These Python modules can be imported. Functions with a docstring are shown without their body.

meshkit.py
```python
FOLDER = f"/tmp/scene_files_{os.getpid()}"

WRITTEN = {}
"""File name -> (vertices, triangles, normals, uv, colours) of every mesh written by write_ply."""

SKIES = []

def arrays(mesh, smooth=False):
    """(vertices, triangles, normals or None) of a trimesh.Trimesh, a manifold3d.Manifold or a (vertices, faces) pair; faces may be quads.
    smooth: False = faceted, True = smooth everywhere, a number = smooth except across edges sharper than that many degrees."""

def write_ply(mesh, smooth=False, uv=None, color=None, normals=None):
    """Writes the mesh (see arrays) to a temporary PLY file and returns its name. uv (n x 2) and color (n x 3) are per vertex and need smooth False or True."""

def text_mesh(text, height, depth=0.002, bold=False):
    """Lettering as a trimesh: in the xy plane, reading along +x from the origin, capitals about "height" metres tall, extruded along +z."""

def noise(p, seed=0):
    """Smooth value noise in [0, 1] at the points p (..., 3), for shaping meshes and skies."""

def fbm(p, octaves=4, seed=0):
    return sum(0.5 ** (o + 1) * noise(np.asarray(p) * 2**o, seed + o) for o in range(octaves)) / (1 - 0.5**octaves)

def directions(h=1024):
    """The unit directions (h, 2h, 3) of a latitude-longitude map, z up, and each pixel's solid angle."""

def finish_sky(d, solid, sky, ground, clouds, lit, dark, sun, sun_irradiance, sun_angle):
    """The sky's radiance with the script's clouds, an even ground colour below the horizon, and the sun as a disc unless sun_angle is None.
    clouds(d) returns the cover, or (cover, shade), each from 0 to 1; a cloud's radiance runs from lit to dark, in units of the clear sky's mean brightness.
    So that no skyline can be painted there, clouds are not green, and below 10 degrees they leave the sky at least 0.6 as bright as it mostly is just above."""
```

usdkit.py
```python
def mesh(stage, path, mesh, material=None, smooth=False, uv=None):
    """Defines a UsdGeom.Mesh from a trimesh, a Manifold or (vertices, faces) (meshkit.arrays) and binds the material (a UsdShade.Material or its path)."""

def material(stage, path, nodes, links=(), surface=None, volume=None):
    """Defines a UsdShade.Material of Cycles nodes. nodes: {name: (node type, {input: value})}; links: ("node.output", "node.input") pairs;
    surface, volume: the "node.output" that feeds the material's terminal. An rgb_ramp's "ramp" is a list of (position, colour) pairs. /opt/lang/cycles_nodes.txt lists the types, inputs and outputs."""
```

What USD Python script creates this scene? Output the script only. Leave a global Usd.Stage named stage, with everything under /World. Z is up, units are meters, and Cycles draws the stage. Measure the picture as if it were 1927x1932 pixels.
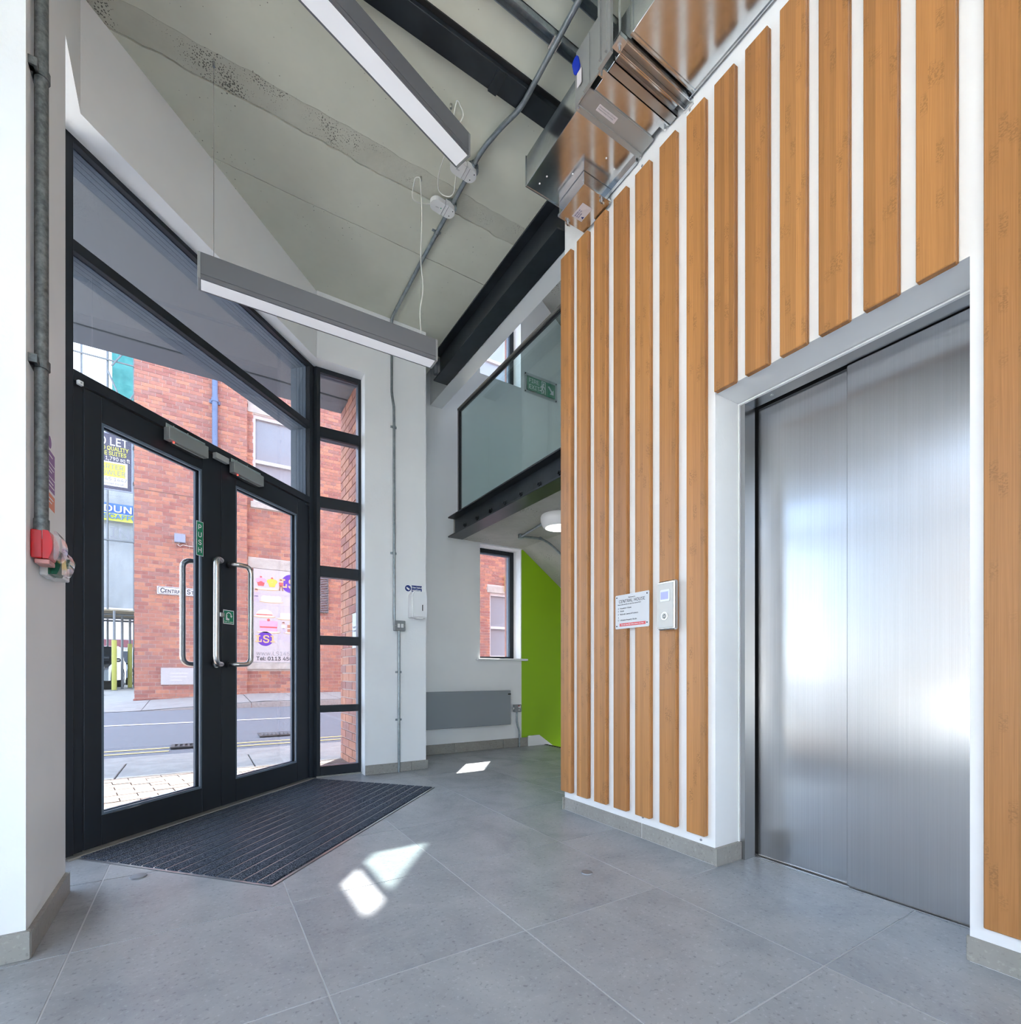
import math, random
import numpy as np, trimesh, shapely, usdkit, meshkit
import shapely.geometry as sg
from shapely import affinity
from pxr import Usd, UsdGeom, UsdLux, UsdShade, Gf, Sdf, Vt

random.seed(7)
RNG = np.random.default_rng(7)
stage = Usd.Stage.CreateInMemory()
UsdGeom.SetStageUpAxis(stage, 'Z'); UsdGeom.SetStageMetersPerUnit(stage, 1.0)
UsdGeom.Xform.Define(stage, '/World'); UsdGeom.Scope.Define(stage, '/World/Looks')

# ------------------------------------------------------------------ camera, sky, sun, exposure
TH = 0.559                                   # camera heading, clockwise from +y
cam = UsdGeom.Camera.Define(stage, '/World/camera')
cam.CreateHorizontalApertureAttr(36.0)
cam.CreateFocalLengthAttr(941.0 / 1927 * 36)
cam.CreateVerticalApertureOffsetAttr(302.0 / 1927 * 36)   # rising front: verticals stay vertical
cam.CreateClippingRangeAttr((0.02, 500.0))
cam.CreateExposureAttr(0.56)
xf = UsdGeom.Xformable(cam); xf.AddTranslateOp().Set((0, 0, 0.82)); xf.AddRotateXYZOp().Set((90, 0, -math.degrees(TH)))
SUN_H = np.array([0.612, 0.791]); SUN_EL = math.radians(53.0)
sky_mat = usdkit.material(stage, '/World/Looks/sky', {
    's': ('sky_texture', {'sky_type': 'multiple_scattering', 'sun_disc': False, 'sun_elevation': SUN_EL, 'sun_rotation': math.atan2(*SUN_H), 'altitude': 50.0, 'aerosol_density': 1.5}),
    'n': ('noise_texture', {'scale': 2.2, 'detail': 6.0, 'roughness': 0.6}), 'tc': ('texture_coordinate', {}),
    'r': ('rgb_ramp', {'ramp': [(0.34, (0, 0, 0)), (0.64, (1, 1, 1))]}),
    'm': ('mix_color', {'b': (9.0, 9.2, 9.6)}), 'k': ('math', {'math_type': 'multiply', 'value2': 0.75}),
    'b': ('background_shader', {'strength': 0.62})},
    [('tc.generated', 'n.vector'), ('n.fac', 'r.fac'), ('r.color', 'k.value1'), ('k.value', 'm.fac'), ('s.color', 'm.a'), ('m.result', 'b.color')], surface='b.background')
dome = UsdLux.DomeLight.Define(stage, '/World/sky_dome')
UsdShade.MaterialBindingAPI.Apply(dome.GetPrim()).Bind(sky_mat)
sun = UsdLux.DistantLight.Define(stage, '/World/sun')
sun.CreateAngleAttr(0.6); sun.CreateIntensityAttr(95000.0); sun.CreateColorAttr((1.0, 0.94, 0.86))
sx = UsdGeom.Xformable(sun)                  # light shines along its local -z
sx.AddRotateZOp().Set(-math.degrees(math.atan2(*SUN_H))); sx.AddRotateXOp().Set(-(90 - math.degrees(SUN_EL)))

# ------------------------------------------------------------------ helpers
ORIGIN, USED = {}, {}
def numbered(parent, name):
    k = (parent, name); n = USED.get(k, 0); USED[k] = n + 1
    return name if n == 0 else f'{name}_{n:03d}'
def keys(p, label=None, cat=None, group=None, kind=None):
    for k, v in (('label', label), ('category', cat), ('group', group), ('kind', kind)):
        if v: p.SetCustomDataByKey(k, v)
    return p
def thing(name, label=None, cat=None, loc=(0, 0, 0), group=None, kind=None):
    path = '/World/' + numbered('/World', name)
    x = UsdGeom.Xform.Define(stage, path); x.AddTranslateOp().Set(tuple(map(float, loc)))
    ORIGIN[path] = np.array(loc, float)
    return keys(x.GetPrim(), label, cat, group, kind)
def obj(name, mesh, mat, parent=None, smooth=False, label=None, cat=None, group=None, kind=None):
    """One Mesh prim. The mesh comes in world coordinates."""
    pp = str(parent.GetPath()) if parent is not None else '/World'
    path = pp + '/' + numbered(pp, name)
    if isinstance(mesh, (list, tuple)) and not (len(mesh) == 2 and isinstance(mesh[0], np.ndarray)): mesh = cat_(mesh)
    o = ORIGIN.get(pp, np.zeros(3)); ORIGIN[path] = o
    if hasattr(mesh, 'vertices'): mesh = trimesh.Trimesh(mesh.vertices - o, mesh.faces, process=False)
    else: mesh = (mesh[0] - o, mesh[1])
    return keys(usdkit.mesh(stage, path, mesh, mat, smooth=smooth).GetPrim(), label, cat, group, kind)
def struct(name, mesh, mat, parent=None, smooth=False):
    return obj(name, mesh, mat, parent, smooth, kind=None if parent is not None else 'structure')
def cat_(ms): return trimesh.util.concatenate(list(ms))
def box(x0, x1, y0, y1, z0, z1, T=None):
    m = trimesh.creation.box([abs(x1-x0), abs(y1-y0), abs(z1-z0)]); m.apply_translation([(x0+x1)/2, (y0+y1)/2, (z0+z1)/2])
    if T is not None: m.apply_transform(T)
    return m
def cbox(x0, x1, y0, y1, z0, z1, b=0.003, T=None):
    """box with chamfered edges"""
    lo, hi = np.array([x0, y0, z0], float), np.array([x1, y1, z1], float); pts = []
    for c in np.ndindex(2, 2, 2):
        p = np.where(c, hi, lo); d = np.where(c, -b, b)
        for k in range(3):
            q = p + d; q[k] = p[k]; pts.append(q)
    m = trimesh.Trimesh(np.array(pts)).convex_hull
    if T is not None: m.apply_transform(T)
    return m
def frame(o, ex, ey, ez):
    T = np.eye(4); T[:3, 0], T[:3, 1], T[:3, 2], T[:3, 3] = ex, ey, ez, o
    return T
def fillet(P, r, k=6):
    P = [np.array(p, float) for p in P]; out = [P[0]]
    for a, b, c in zip(P, P[1:], P[2:]):
        u, v = a-b, c-b; lu, lv = np.linalg.norm(u), np.linalg.norm(v); d = min(r, lu*0.49, lv*0.49)
        p, q = b + u/lu*d, b + v/lv*d
        for i in range(k+1):
            t = i/k; out.append((1-t)**2*p + 2*t*(1-t)*b + t*t*q)
    return np.array(out + [P[-1]])
def tube(P, r, n=12, T=None, caps=True):
    P = np.asarray(P, float); N = len(P); t = np.gradient(P, axis=0) if N > 2 else np.repeat([P[1]-P[0]], 2, 0)
    t /= np.linalg.norm(t, axis=1, keepdims=True)
    a = np.cross(t[0], [0, 0, 1.0] if abs(t[0][2]) < 0.9 else [1.0, 0, 0]); a /= np.linalg.norm(a)
    rr = np.broadcast_to(r, (N,)); V = []; ang = np.arange(n)*2*np.pi/n
    for i in range(N):
        a = a - t[i]*(a @ t[i]); a /= np.linalg.norm(a); b = np.cross(t[i], a)
        V.append(P[i] + rr[i]*(np.cos(ang)[:, None]*a + np.sin(ang)[:, None]*b))
    F = []
    for i in range(N-1):
        for j in range(n):
            k = (j+1) % n; F += [[i*n+j, i*n+k, (i+1)*n+k], [i*n+j, (i+1)*n+k, (i+1)*n+j]]
    V = np.vstack(V + [P[:1], P[-1:]])
    if caps:
        for j in range(n):
            k = (j+1) % n; F += [[N*n, k, j], [N*n+1, (N-1)*n+j, (N-1)*n+k]]
    m = trimesh.Trimesh(V, np.array(F), process=False)
    if T is not None: m.apply_transform(T)
    return m
def cyl(p, q, r, n=20): return tube([p, q], r, n)
def lathe(prof, T, n=32):
    m = trimesh.creation.revolve(np.array(prof, float), sections=n); m.apply_transform(T); return m
def extr(poly, d, T):
    """shapely polygon in local xy, extruded d along local z"""
    ms = [trimesh.creation.extrude_polygon(g, d, engine='earcut') for g in getattr(poly, 'geoms', [poly]) if g.area > 1e-9]
    m = cat_(ms); m.apply_transform(T); return m
def disc(cx, cy, r, n=28): return sg.Point(cx, cy).buffer(r, quad_segs=n//4)
def text(s, h, T, x=0.0, y=0.0, center=False, depth=0.0008, bold=False, squeeze=1.0, shear=0.0, right=False):
    m = meshkit.text_mesh(s, h, depth, bold)
    if center: m.apply_translation([-(m.bounds[0][0]+m.bounds[1][0])/2, 0, 0])
    if right: m.apply_translation([-m.bounds[1][0], 0, 0])
    v = m.vertices.copy(); v[:, 0] = v[:, 0]*squeeze + shear*v[:, 1]; v[:, 0] += x; v[:, 1] += y
    m = trimesh.Trimesh(v, m.faces, process=False); m.apply_transform(T); return m
X, Y, Z = np.eye(3)

# ------------------------------------------------------------------ materials
MATS = {}
def mat(name, nodes, links=(), surface='p.BSDF'):
    MATS[name] = usdkit.material(stage, '/World/Looks/' + name, nodes, links, surface=surface); return MATS[name]
def plain(name, c, rough=0.5, metal=0.0, spec=0.5, **kw):
    return mat(name, {'p': ('principled_bsdf', {'base_color': c, 'roughness': rough, 'metallic': metal, 'specular_ior_level': spec, **kw})})
def mottled(name, c1, c2, scale, rough=0.6, detail=5.0, lo=0.35, hi=0.65, bump=0.0, bscale=None, stretch=(1, 1, 1), **kw):
    nd = {'g': ('geometry', {}), 'mp': ('mapping', {'scale': stretch}), 'n': ('noise_texture', {'scale': scale, 'detail': detail, 'roughness': 0.6}),
          'r': ('rgb_ramp', {'ramp': [(lo, c1), (hi, c2)]}), 'p': ('principled_bsdf', {'roughness': rough, **kw})}
    lk = [('g.position', 'mp.vector'), ('mp.vector', 'n.vector'), ('n.fac', 'r.fac'), ('r.color', 'p.base_color')]
    if bump:
        nd['n2'] = ('noise_texture', {'scale': bscale or scale*6, 'detail': 4.0}); nd['b'] = ('bump', {'strength': bump, 'distance': 0.01})
        lk += [('mp.vector', 'n2.vector'), ('n2.fac', 'b.height'), ('b.normal', 'p.normal')]
    return mat(name, nd, lk)

white = mottled('white_paint', (.85, .85, .85), (.88, .88, .875), 2.5, 0.55, bump=0.06, bscale=60)
white_gloss = plain('white_gloss', (.84, .84, .85), 0.25)
green_paint = plain('green_paint', (.29, .52, .004), 0.5)
anth = plain('anthracite', (.018, .022, .028), 0.42, 0.0, 0.3)
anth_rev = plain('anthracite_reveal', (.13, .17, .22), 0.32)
beam_black = mottled('black_steel_paint', (.010, .013, .017), (.022, .028, .034), 6, 0.36, bump=0.05, bscale=40)
rubber = plain('black_rubber', (.012, .012, .013), 0.6)
galv = mat('galvanised', {'g': ('geometry', {}), 'v': ('voronoi_texture', {'scale': 55.0}), 'n': ('noise_texture', {'scale': 4.0, 'detail': 2.0}),
    'r': ('rgb_ramp', {'ramp': [(0.0, (.62, .65, .67)), (1.0, (.69, .72, .74))]}), 'rr': ('map_range', {'from_min': 0.3, 'from_max': 0.7, 'to_min': 0.13, 'to_max': 0.20}), 'p': ('principled_bsdf', {'metallic': 1.0})},
    [('g.position', 'v.vector'), ('g.position', 'n.vector'), ('v.color', 'r.fac'), ('r.color', 'p.base_color'), ('n.fac', 'rr.value'), ('rr.result', 'p.roughness')])
conduit_m = mottled('conduit_steel', (.26, .30, .32), (.36, .40, .42), 30, 0.36, metallic=0.85)
old_conduit = mottled('aged_conduit_steel', (.10, .11, .11), (.22, .23, .23), 60, 0.5, metallic=0.6)
chrome = plain('satin_steel', (.62, .62, .61), 0.22, 1.0)
plate_m = plain('dull_zinc_plate', (.40, .41, .40), 0.45, 0.5)
disc_m = plain('worn_steel', (.30, .31, .33), 0.55, 0.7)
screw = plain('zinc_screw', (.7, .7, .7), 0.3, 1.0)
lift_steel = mat('brushed_lift_steel', {'g': ('geometry', {}), 'mp': ('mapping', {'scale': (260, 260, 1.3)}), 'n': ('noise_texture', {'scale': 1.0, 'detail': 3.0}),
    'r': ('rgb_ramp', {'ramp': [(0.3, (.54, .55, .57)), (0.7, (.60, .61, .63))]}),
    'mq': ('mapping', {'scale': (2.0, 2.2, 5.0)}), 'nq': ('noise_texture', {'scale': 1.0, 'detail': 1.0}), 'b': ('bump', {'strength': 0.05, 'distance': 0.02}),
    't': ('combine_xyz', {'x': 0.0, 'y': 1.0, 'z': 0.0}),
    'p': ('principled_bsdf', {'metallic': 1.0, 'roughness': 0.24, 'anisotropic': 0.85})},
    [('g.position', 'mp.vector'), ('mp.vector', 'n.vector'), ('n.fac', 'r.fac'), ('r.color', 'p.base_color'), ('g.position', 'mq.vector'), ('mq.vector', 'nq.vector'), ('nq.fac', 'b.height'), ('b.normal', 'p.normal'), ('t.vector', 'p.tangent')])
lift_frame_m = plain('lift_frame_steel', (.42, .43, .44), 0.3, 1.0)
def pane(name, tint, f0=.04, gl=(.9, .93, .95)):
    # reflectance after Schlick from the (two-sided) facing weight, the rest passes straight through
    return mat(name, {'t': ('transparent_bsdf', {'color': tint}), 'g': ('glossy_bsdf', {'roughness': 0.0, 'color': gl}), 'w': ('layer_weight', {'blend': 0.5}),
                      'p': ('math', {'math_type': 'power', 'value2': 5.0}), 'f': ('math', {'math_type': 'multiply_add', 'value2': 0.8, 'value3': f0}), 'm': ('mix_closure', {})},
               [('w.facing', 'p.value1'), ('p.value', 'f.value1'), ('f.value', 'm.fac'), ('t.BSDF', 'm.closure1'), ('g.BSDF', 'm.closure2')], 'm.closure')
glass = pane('clear_glass', (.93, .95, .95))
glass_door = pane('dimming_glass', (.66, .675, .69))  # tint set dark to dim the street seen through it
glass_bal = pane('balustrade_glass', (.80, .88, .87), .05)
pane_dark = plain('sash_pane', (.30, .32, .35), 0.12, 0.0, 0.4)
# painted concrete soffit
def concrete(name, c1, c2, pits, pit_scale, pit_r, bump):
    return mat(name, {'g': ('geometry', {}), 'n': ('noise_texture', {'scale': 3.0, 'detail': 6.0, 'roughness': 0.65}), 'r': ('rgb_ramp', {'ramp': [(0.3, c1), (0.7, c2)]}),
        'w': ('noise_texture', {'scale': 9.0, 'detail': 4.0}), 'v': ('voronoi_texture', {'scale': pit_scale}), 'vm': ('noise_texture', {'scale': 5.0, 'detail': 3.0}),
        'a': ('math', {'math_type': 'multiply', 'value2': pit_r}), 'lt': ('math', {'math_type': 'less_than'}), 'cm': ('rgb_ramp', {'ramp': [(0.45, (0, 0, 0)), (0.75, (1, 1, 1))]}),
        'mx': ('mix_color', {'b': pits}), 'b': ('bump', {'strength': bump, 'distance': 0.01}), 'p': ('principled_bsdf', {'roughness': 0.75})},
        [('g.position', 'n.vector'), ('g.position', 'w.vector'), ('g.position', 'v.vector'), ('g.position', 'vm.vector'), ('n.fac', 'r.fac'), ('r.color', 'mx.a'),
         ('vm.fac', 'cm.fac'), ('cm.color', 'a.value1'), ('v.distance', 'lt.value1'), ('a.value', 'lt.value2'), ('lt.value', 'mx.fac'), ('mx.result', 'p.base_color'), ('w.fac', 'b.height'), ('b.normal', 'p.normal')])
conc = concrete('painted_concrete', (.64, .64, .535), (.71, .71, .60), (.22, .22, .18), 38.0, 0.16, 0.2)
conc_rough = concrete('rough_concrete', (.53, .525, .435), (.64, .635, .54), (.16, .155, .13), 110.0, 0.52, 0.8)
conc_raw = concrete('raw_concrete', (.36, .35, .31), (.48, .47, .43), (.15, .14, .12), 60.0, 0.35, 0.4)
# grey stone porcelain
def stone(name, c1, c2, cs, rough):
    return mat(name, {'g': ('geometry', {}), 'oi': ('object_info', {}), 'off': ('vector_math', {'math_type': 'scale', 'scale': 31.0}), 'cx': ('combine_xyz', {}), 'ad': ('vector_math', {'math_type': 'add'}),
        'n': ('noise_texture', {'scale': 2.6, 'detail': 9.0, 'roughness': 0.68, 'distortion': 0.4}), 'r': ('rgb_ramp', {'ramp': [(0.28, c1), (0.72, c2)]}),
        'f': ('noise_texture', {'scale': 75.0, 'detail': 3.0}), 'fr': ('rgb_ramp', {'ramp': [(0.30, cs), (0.40, (1, 1, 1)), (0.60, (1, 1, 1)), (0.70, (1.25, 1.25, 1.25))]}),
        'mx': ('mix_color', {'blend_type': 'multiply', 'fac': 0.8, 'use_clamp': False}), 'rr': ('map_range', {'from_min': 0.3, 'from_max': 0.7, 'to_min': rough-0.06, 'to_max': rough+0.08}),
        'b': ('bump', {'strength': 0.04, 'distance': 0.004}), 'p': ('principled_bsdf', {'specular_ior_level': 0.5})},
        [('oi.random', 'cx.x'), ('oi.random', 'cx.y'), ('cx.vector', 'off.vector1'), ('g.position', 'ad.vector1'), ('off.vector', 'ad.vector2'), ('ad.vector', 'n.vector'), ('ad.vector', 'f.vector'),
         ('n.fac', 'r.fac'), ('f.fac', 'fr.fac'), ('r.color', 'mx.a'), ('fr.color', 'mx.b'), ('mx.result', 'p.base_color'), ('n.fac', 'rr.value'), ('rr.result', 'p.roughness'), ('f.fac', 'b.height'), ('b.normal', 'p.normal')])
tile_m = stone('grey_stone_tile', (.285, .30, .325), (.42, .43, .445), (.62, .62, .62), 0.33)
skirt_m = stone('stone_skirting', (.26, .245, .22), (.36, .345, .315), (.7, .7, .7), 0.45)
grout = plain('pale_grout', (.56, .57, .58), 0.8)
# bamboo: laminated strips with a node ring here and there
def bamboo(name, tint):
    t = np.array(tint)
    return mat(name, {'g': ('geometry', {}), 's': ('separate_xyz', {}), 'sd': ('math', {'math_type': 'multiply', 'value2': 52.0}), 'fl': ('math', {'math_type': 'floor'}),
        'wn': ('white_noise_texture', {'dimensions': '1D'}), 'mp': ('mapping', {'scale': (300, 300, 3.5)}), 'gr': ('noise_texture', {'scale': 1.0, 'detail': 4.0, 'roughness': 0.6}),
        'r1': ('rgb_ramp', {'ramp': [(0.0, tuple(t*0.80)), (1.0, tuple(t*1.12))]}), 'r2': ('rgb_ramp', {'ramp': [(0.25, (.80, .76, .70)), (0.7, (1.06, 1.06, 1.06))]}),
        'm1': ('mix_color', {'blend_type': 'multiply', 'fac': 1.0, 'use_clamp': False}),
        'cv': ('combine_xyz', {}), 'zz': ('math', {'math_type': 'multiply', 'value2': 5.6}), 'fz': ('math', {'math_type': 'multiply_add', 'value2': 7.31, 'value3': 0.5}),
        'vo': ('voronoi_texture', {'dimensions': '2D', 'scale': 1.0, 'randomness': 0.85}), 'ln': ('rgb_ramp', {'ramp': [(0.0, (1, 1, 1)), (0.14, (.9, .9, .9)), (0.24, (0, 0, 0))]}),
        'mq': ('mapping', {'scale': (240, 150, 230)}), 'nn': ('noise_texture', {'scale': 1.0, 'detail': 2.0}), 'nr': ('rgb_ramp', {'ramp': [(0.46, (0, 0, 0)), (0.56, (1, 1, 1))]}),
        'mk': ('math', {'math_type': 'multiply'}), 'mk2': ('math', {'math_type': 'multiply', 'value2': 0.5}), 'm2': ('mix_color', {'b': tuple(t*0.42)}),
        'b': ('bump', {'strength': 0.08, 'distance': 0.002}), 'p': ('principled_bsdf', {'roughness': 0.42})},
        [('g.position', 's.vector'), ('s.y', 'sd.value1'), ('sd.value', 'fl.value1'), ('fl.value', 'wn.w'), ('wn.value', 'r1.fac'), ('g.position', 'mp.vector'), ('mp.vector', 'gr.vector'), ('gr.fac', 'r2.fac'),
         ('r1.color', 'm1.a'), ('r2.color', 'm1.b'), ('fl.value', 'fz.value1'), ('fz.value', 'cv.x'), ('s.z', 'zz.value1'), ('zz.value', 'cv.y'), ('cv.vector', 'vo.vector'), ('vo.distance', 'ln.fac'),
         ('g.position', 'mq.vector'), ('mq.vector', 'nn.vector'), ('nn.fac', 'nr.fac'), ('ln.color', 'mk.value1'), ('nr.color', 'mk.value2'), ('mk.value', 'mk2.value1'), ('mk2.value', 'm2.fac'), ('m1.result', 'm2.a'),
         ('m2.result', 'p.base_color'), ('gr.fac', 'b.height'), ('b.normal', 'p.normal')])
bam = [bamboo('bamboo_a', (.50, .225, .070)), bamboo('bamboo_b', (.46, .205, .064)), bamboo('bamboo_c', (.53, .243, .078))]
carpet = mat('mat_pile', {'g': ('geometry', {}), 'n': ('noise_texture', {'scale': 330.0, 'detail': 2.0}), 'r': ('rgb_ramp', {'ramp': [(0.35, (.014, .020, .030)), (0.52, (.045, .058, .082)), (0.64, (.30, .34, .42))]}),
    'b': ('bump', {'strength': 0.9, 'distance': 0.006}), 'p': ('principled_bsdf', {'roughness': 0.95, 'specular_ior_level': 0.1})},
    [('g.position', 'n.vector'), ('n.fac', 'r.fac'), ('r.color', 'p.base_color'), ('n.fac', 'b.height'), ('b.normal', 'p.normal')])
alu = plain('aluminium_trim', (.62, .63, .64), 0.28, 1.0)
grey_paint = plain('luminaire_grey', (.155, .16, .175), 0.42)
grey_cap = plain('luminaire_end_cap', (.30, .31, .31), 0.4)
diffuser = mat('opal_diffuser', {'p': ('principled_bsdf', {'base_color': (.80, .81, .84), 'roughness': 0.35, 'emission_color': (.93, .95, 1.0), 'emission_strength': 0.16})})
lamp_on = mat('lit_diffuser', {'p': ('principled_bsdf', {'base_color': (.85, .85, .84), 'roughness': 0.35, 'emission_color': (1.0, .97, .92), 'emission_strength': 7.0})})
white_pl = plain('white_plastic', (.78, .78, .77), 0.35)
cable_m = plain('white_cable', (.72, .71, .66), 0.45)
red_pl = plain('red_plastic', (.55, .008, .012), 0.22)
clear_pl = pane('clear_plastic', (.90, .86, .85), .06)
green_pl = plain('green_plastic', (.004, .10, .05), 0.3)
sign_green = plain('safety_sign_green', (.008, .25, .12), 0.35)
sign_blue = plain('mandatory_sign_blue', (.012, .035, .19), 0.4)
ink = plain('black_print', (.03, .03, .035), 0.5)
ink_grey = plain('grey_print', (.30, .30, .32), 0.5)
print_soft = plain('board_white', (.62, .62, .63), 0.5)
print_sign = plain('sign_white', (.68, .68, .69), 0.4)
print_white = plain('white_print', (.86, .86, .87), 0.4)
print_red = plain('red_print', (.72, .10, .10), 0.45)
heater_m = plain('heater_grey', (.26, .285, .305), 0.4)
meter_m = plain('steel_grey_box', (.24, .25, .26), 0.4, 0.5)
lcd = plain('lcd_screen', (.42, .42, .78), 0.2)
ivory = plain('ivory_metal', (.60, .58, .54), 0.32)
blue_pl = plain('blue_plastic', (.004, .035, .50), 0.35)
purple = plain('purple_print', (.27, .14, .36), 0.5)
orange_print = plain('orange_print', (.78, .26, .15), 0.5)
led_red = mat('red_led', {'e': ('emission', {'color': (1, .03, .02), 'strength': 6.0})}, surface='e.emission')
led_green = plain('green_dot', (.02, .35, .18), 0.4)
label_pink = plain('pale_label', (.72, .68, .70), 0.5)
# outside
def brickmat(name, c):
    c = np.array(c)
    return mottled(name, tuple(c*0.82), tuple(c*1.12), 14, 0.85, bump=0.25, bscale=120)
bricks_m = [brickmat('red_brick', (.44, .195, .140)), brickmat('dark_red_brick', (.36, .150, .120)), brickmat('orange_brick', (.52, .235, .150)), brickmat('brown_brick', (.36, .180, .150))]
mortar = plain('pale_mortar', (.70, .64, .60), 0.9)
sandstone = mottled('sandstone', (.44, .40, .35), (.56, .52, .46), 8, 0.85, bump=0.2)
asphalt = mottled('asphalt', (.20, .215, .24), (.28, .295, .32), 60, 0.9, detail=3, bump=0.5, bscale=200)
slab_m = mottled('paving_slab', (.36, .35, .33), (.46, .45, .42), 7, 0.85, bump=0.15)
bounce_yard_m = mottled('bounce_yard_concrete', (.60, .58, .54), (.68, .66, .62), 5, 0.85)  # unseen yard, kept pale to bounce light into the lobby
paver_m = [mottled('paver_a', (.21, .165, .14), (.28, .225, .195), 12, 0.85, bump=0.2), mottled('paver_b', (.18, .14, .12), (.24, .19, .165), 12, 0.85, bump=0.2)]
joint_dark = plain('dark_joint', (.07, .06, .055), 0.9)
kerb_m = mottled('granite_kerb', (.33, .31, .29), (.44, .42, .40), 30, 0.8, bump=0.2)
line_white = plain('road_paint_white', (.78, .78, .77), 0.7)
line_yellow = plain('road_paint_yellow', (.80, .66, .30), 0.7)
iron = plain('cast_iron', (.12, .12, .12), 0.6)
soffit_m = plain('canopy_panel', (.21, .235, .26), 0.45)
fascia_m = plain('canopy_fascia', (.16, .185, .215), 0.45)
blue_grey = plain('blue_grey_paint', (.13, .19, .32), 0.4)
box_grey = plain('grey_box', (.30, .34, .42), 0.45)
upvc = plain('sash_white', (.66, .66, .66), 0.5)
curtain = plain('pale_curtain', (.40, .40, .40), 0.8)
sheet_m = mottled('scaffold_sheet', (.36, .375, .385), (.48, .49, .49), 1.4, 0.6, stretch=(1, 1, .3))
net_m = mottled('teal_netting', (.04, .22, .21), (.10, .36, .33), 3, 0.7)
tube_m = plain('scaffold_tube', (.20, .21, .22), 0.45, 0.6)
yel_sleeve = plain('yellow_sleeve', (.46, .45, .10), 0.55)
board_m = mottled('scaffold_board', (.22, .18, .12), (.32, .27, .19), 10, 0.8)
navy = plain('board_navy', (.085, .085, .12), 0.5)
lime = plain('lime_print', (.62, .64, .10), 0.5)
banner_blue = plain('banner_blue', (.10, .20, .55), 0.6)
logo_purple = plain('logo_purple', (.13, .04, .42), 0.5)
logo_gold = plain('logo_gold', (.74, .50, .24), 0.5)
poster_m = plain('poster_white', (.56, .53, .53), 0.5)
PAL = {k: plain('print_' + k, c, 0.55) for k, c in dict(pink=(.75, .40, .55), red=(.70, .12, .12), yellow=(.80, .60, .10), cream=(.78, .72, .58), brown=(.30, .16, .10), cocoa=(.45, .20, .12), lilac=(.55, .48, .66),
                                                         blue=(.08, .25, .62), skin=(.75, .52, .42), tan=(.60, .42, .24), hair=(.26, .10, .08)).items()}
car_black = plain('car_paint_black', (.012, .013, .016), 0.15, 0.0, 0.6, coat_weight=1.0)
car_silver = plain('car_paint_silver', (.45, .50, .58), 0.25, 0.6)
car_glass = plain('car_glass', (.02, .025, .03), 0.05)
tyre = plain('tyre', (.02, .02, .02), 0.8)
hub = plain('wheel_hub', (.55, .55, .56), 0.3, 0.9)

# ------------------------------------------------------------------ key dimensions (from the photograph)
ZC = 3.70                       # soffit of the concrete slab
LW = 1.855                      # lift wall plane
A = np.array([-.481, 2.884, 0]); B = np.array([.755, 4.085, 0]); Lt = np.linalg.norm(B-A)
t = (B-A)/Lt; n_in = np.array([t[1], -t[0], 0])
D = frame(A, t, -n_in, Z)       # door screen frame: (along, outward, up)
P0 = np.array([-.425, 2.762]); P1 = np.array([.757, 3.975])   # face of the wall above the doors
XL = -1.40                      # left glazing, out of view
YR = -3.5                       # rear wall and its window, out of view
def dbox(s0, s1, o0, o1, z0, z1, b=0.0): return cbox(s0, s1, o0, o1, z0, z1, b, D) if b else box(s0, s1, o0, o1, z0, z1, D)
def prism(poly, z0, z1): return extr(sg.Polygon(poly), z1-z0, frame((0, 0, z0), X, Y, Z))

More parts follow.
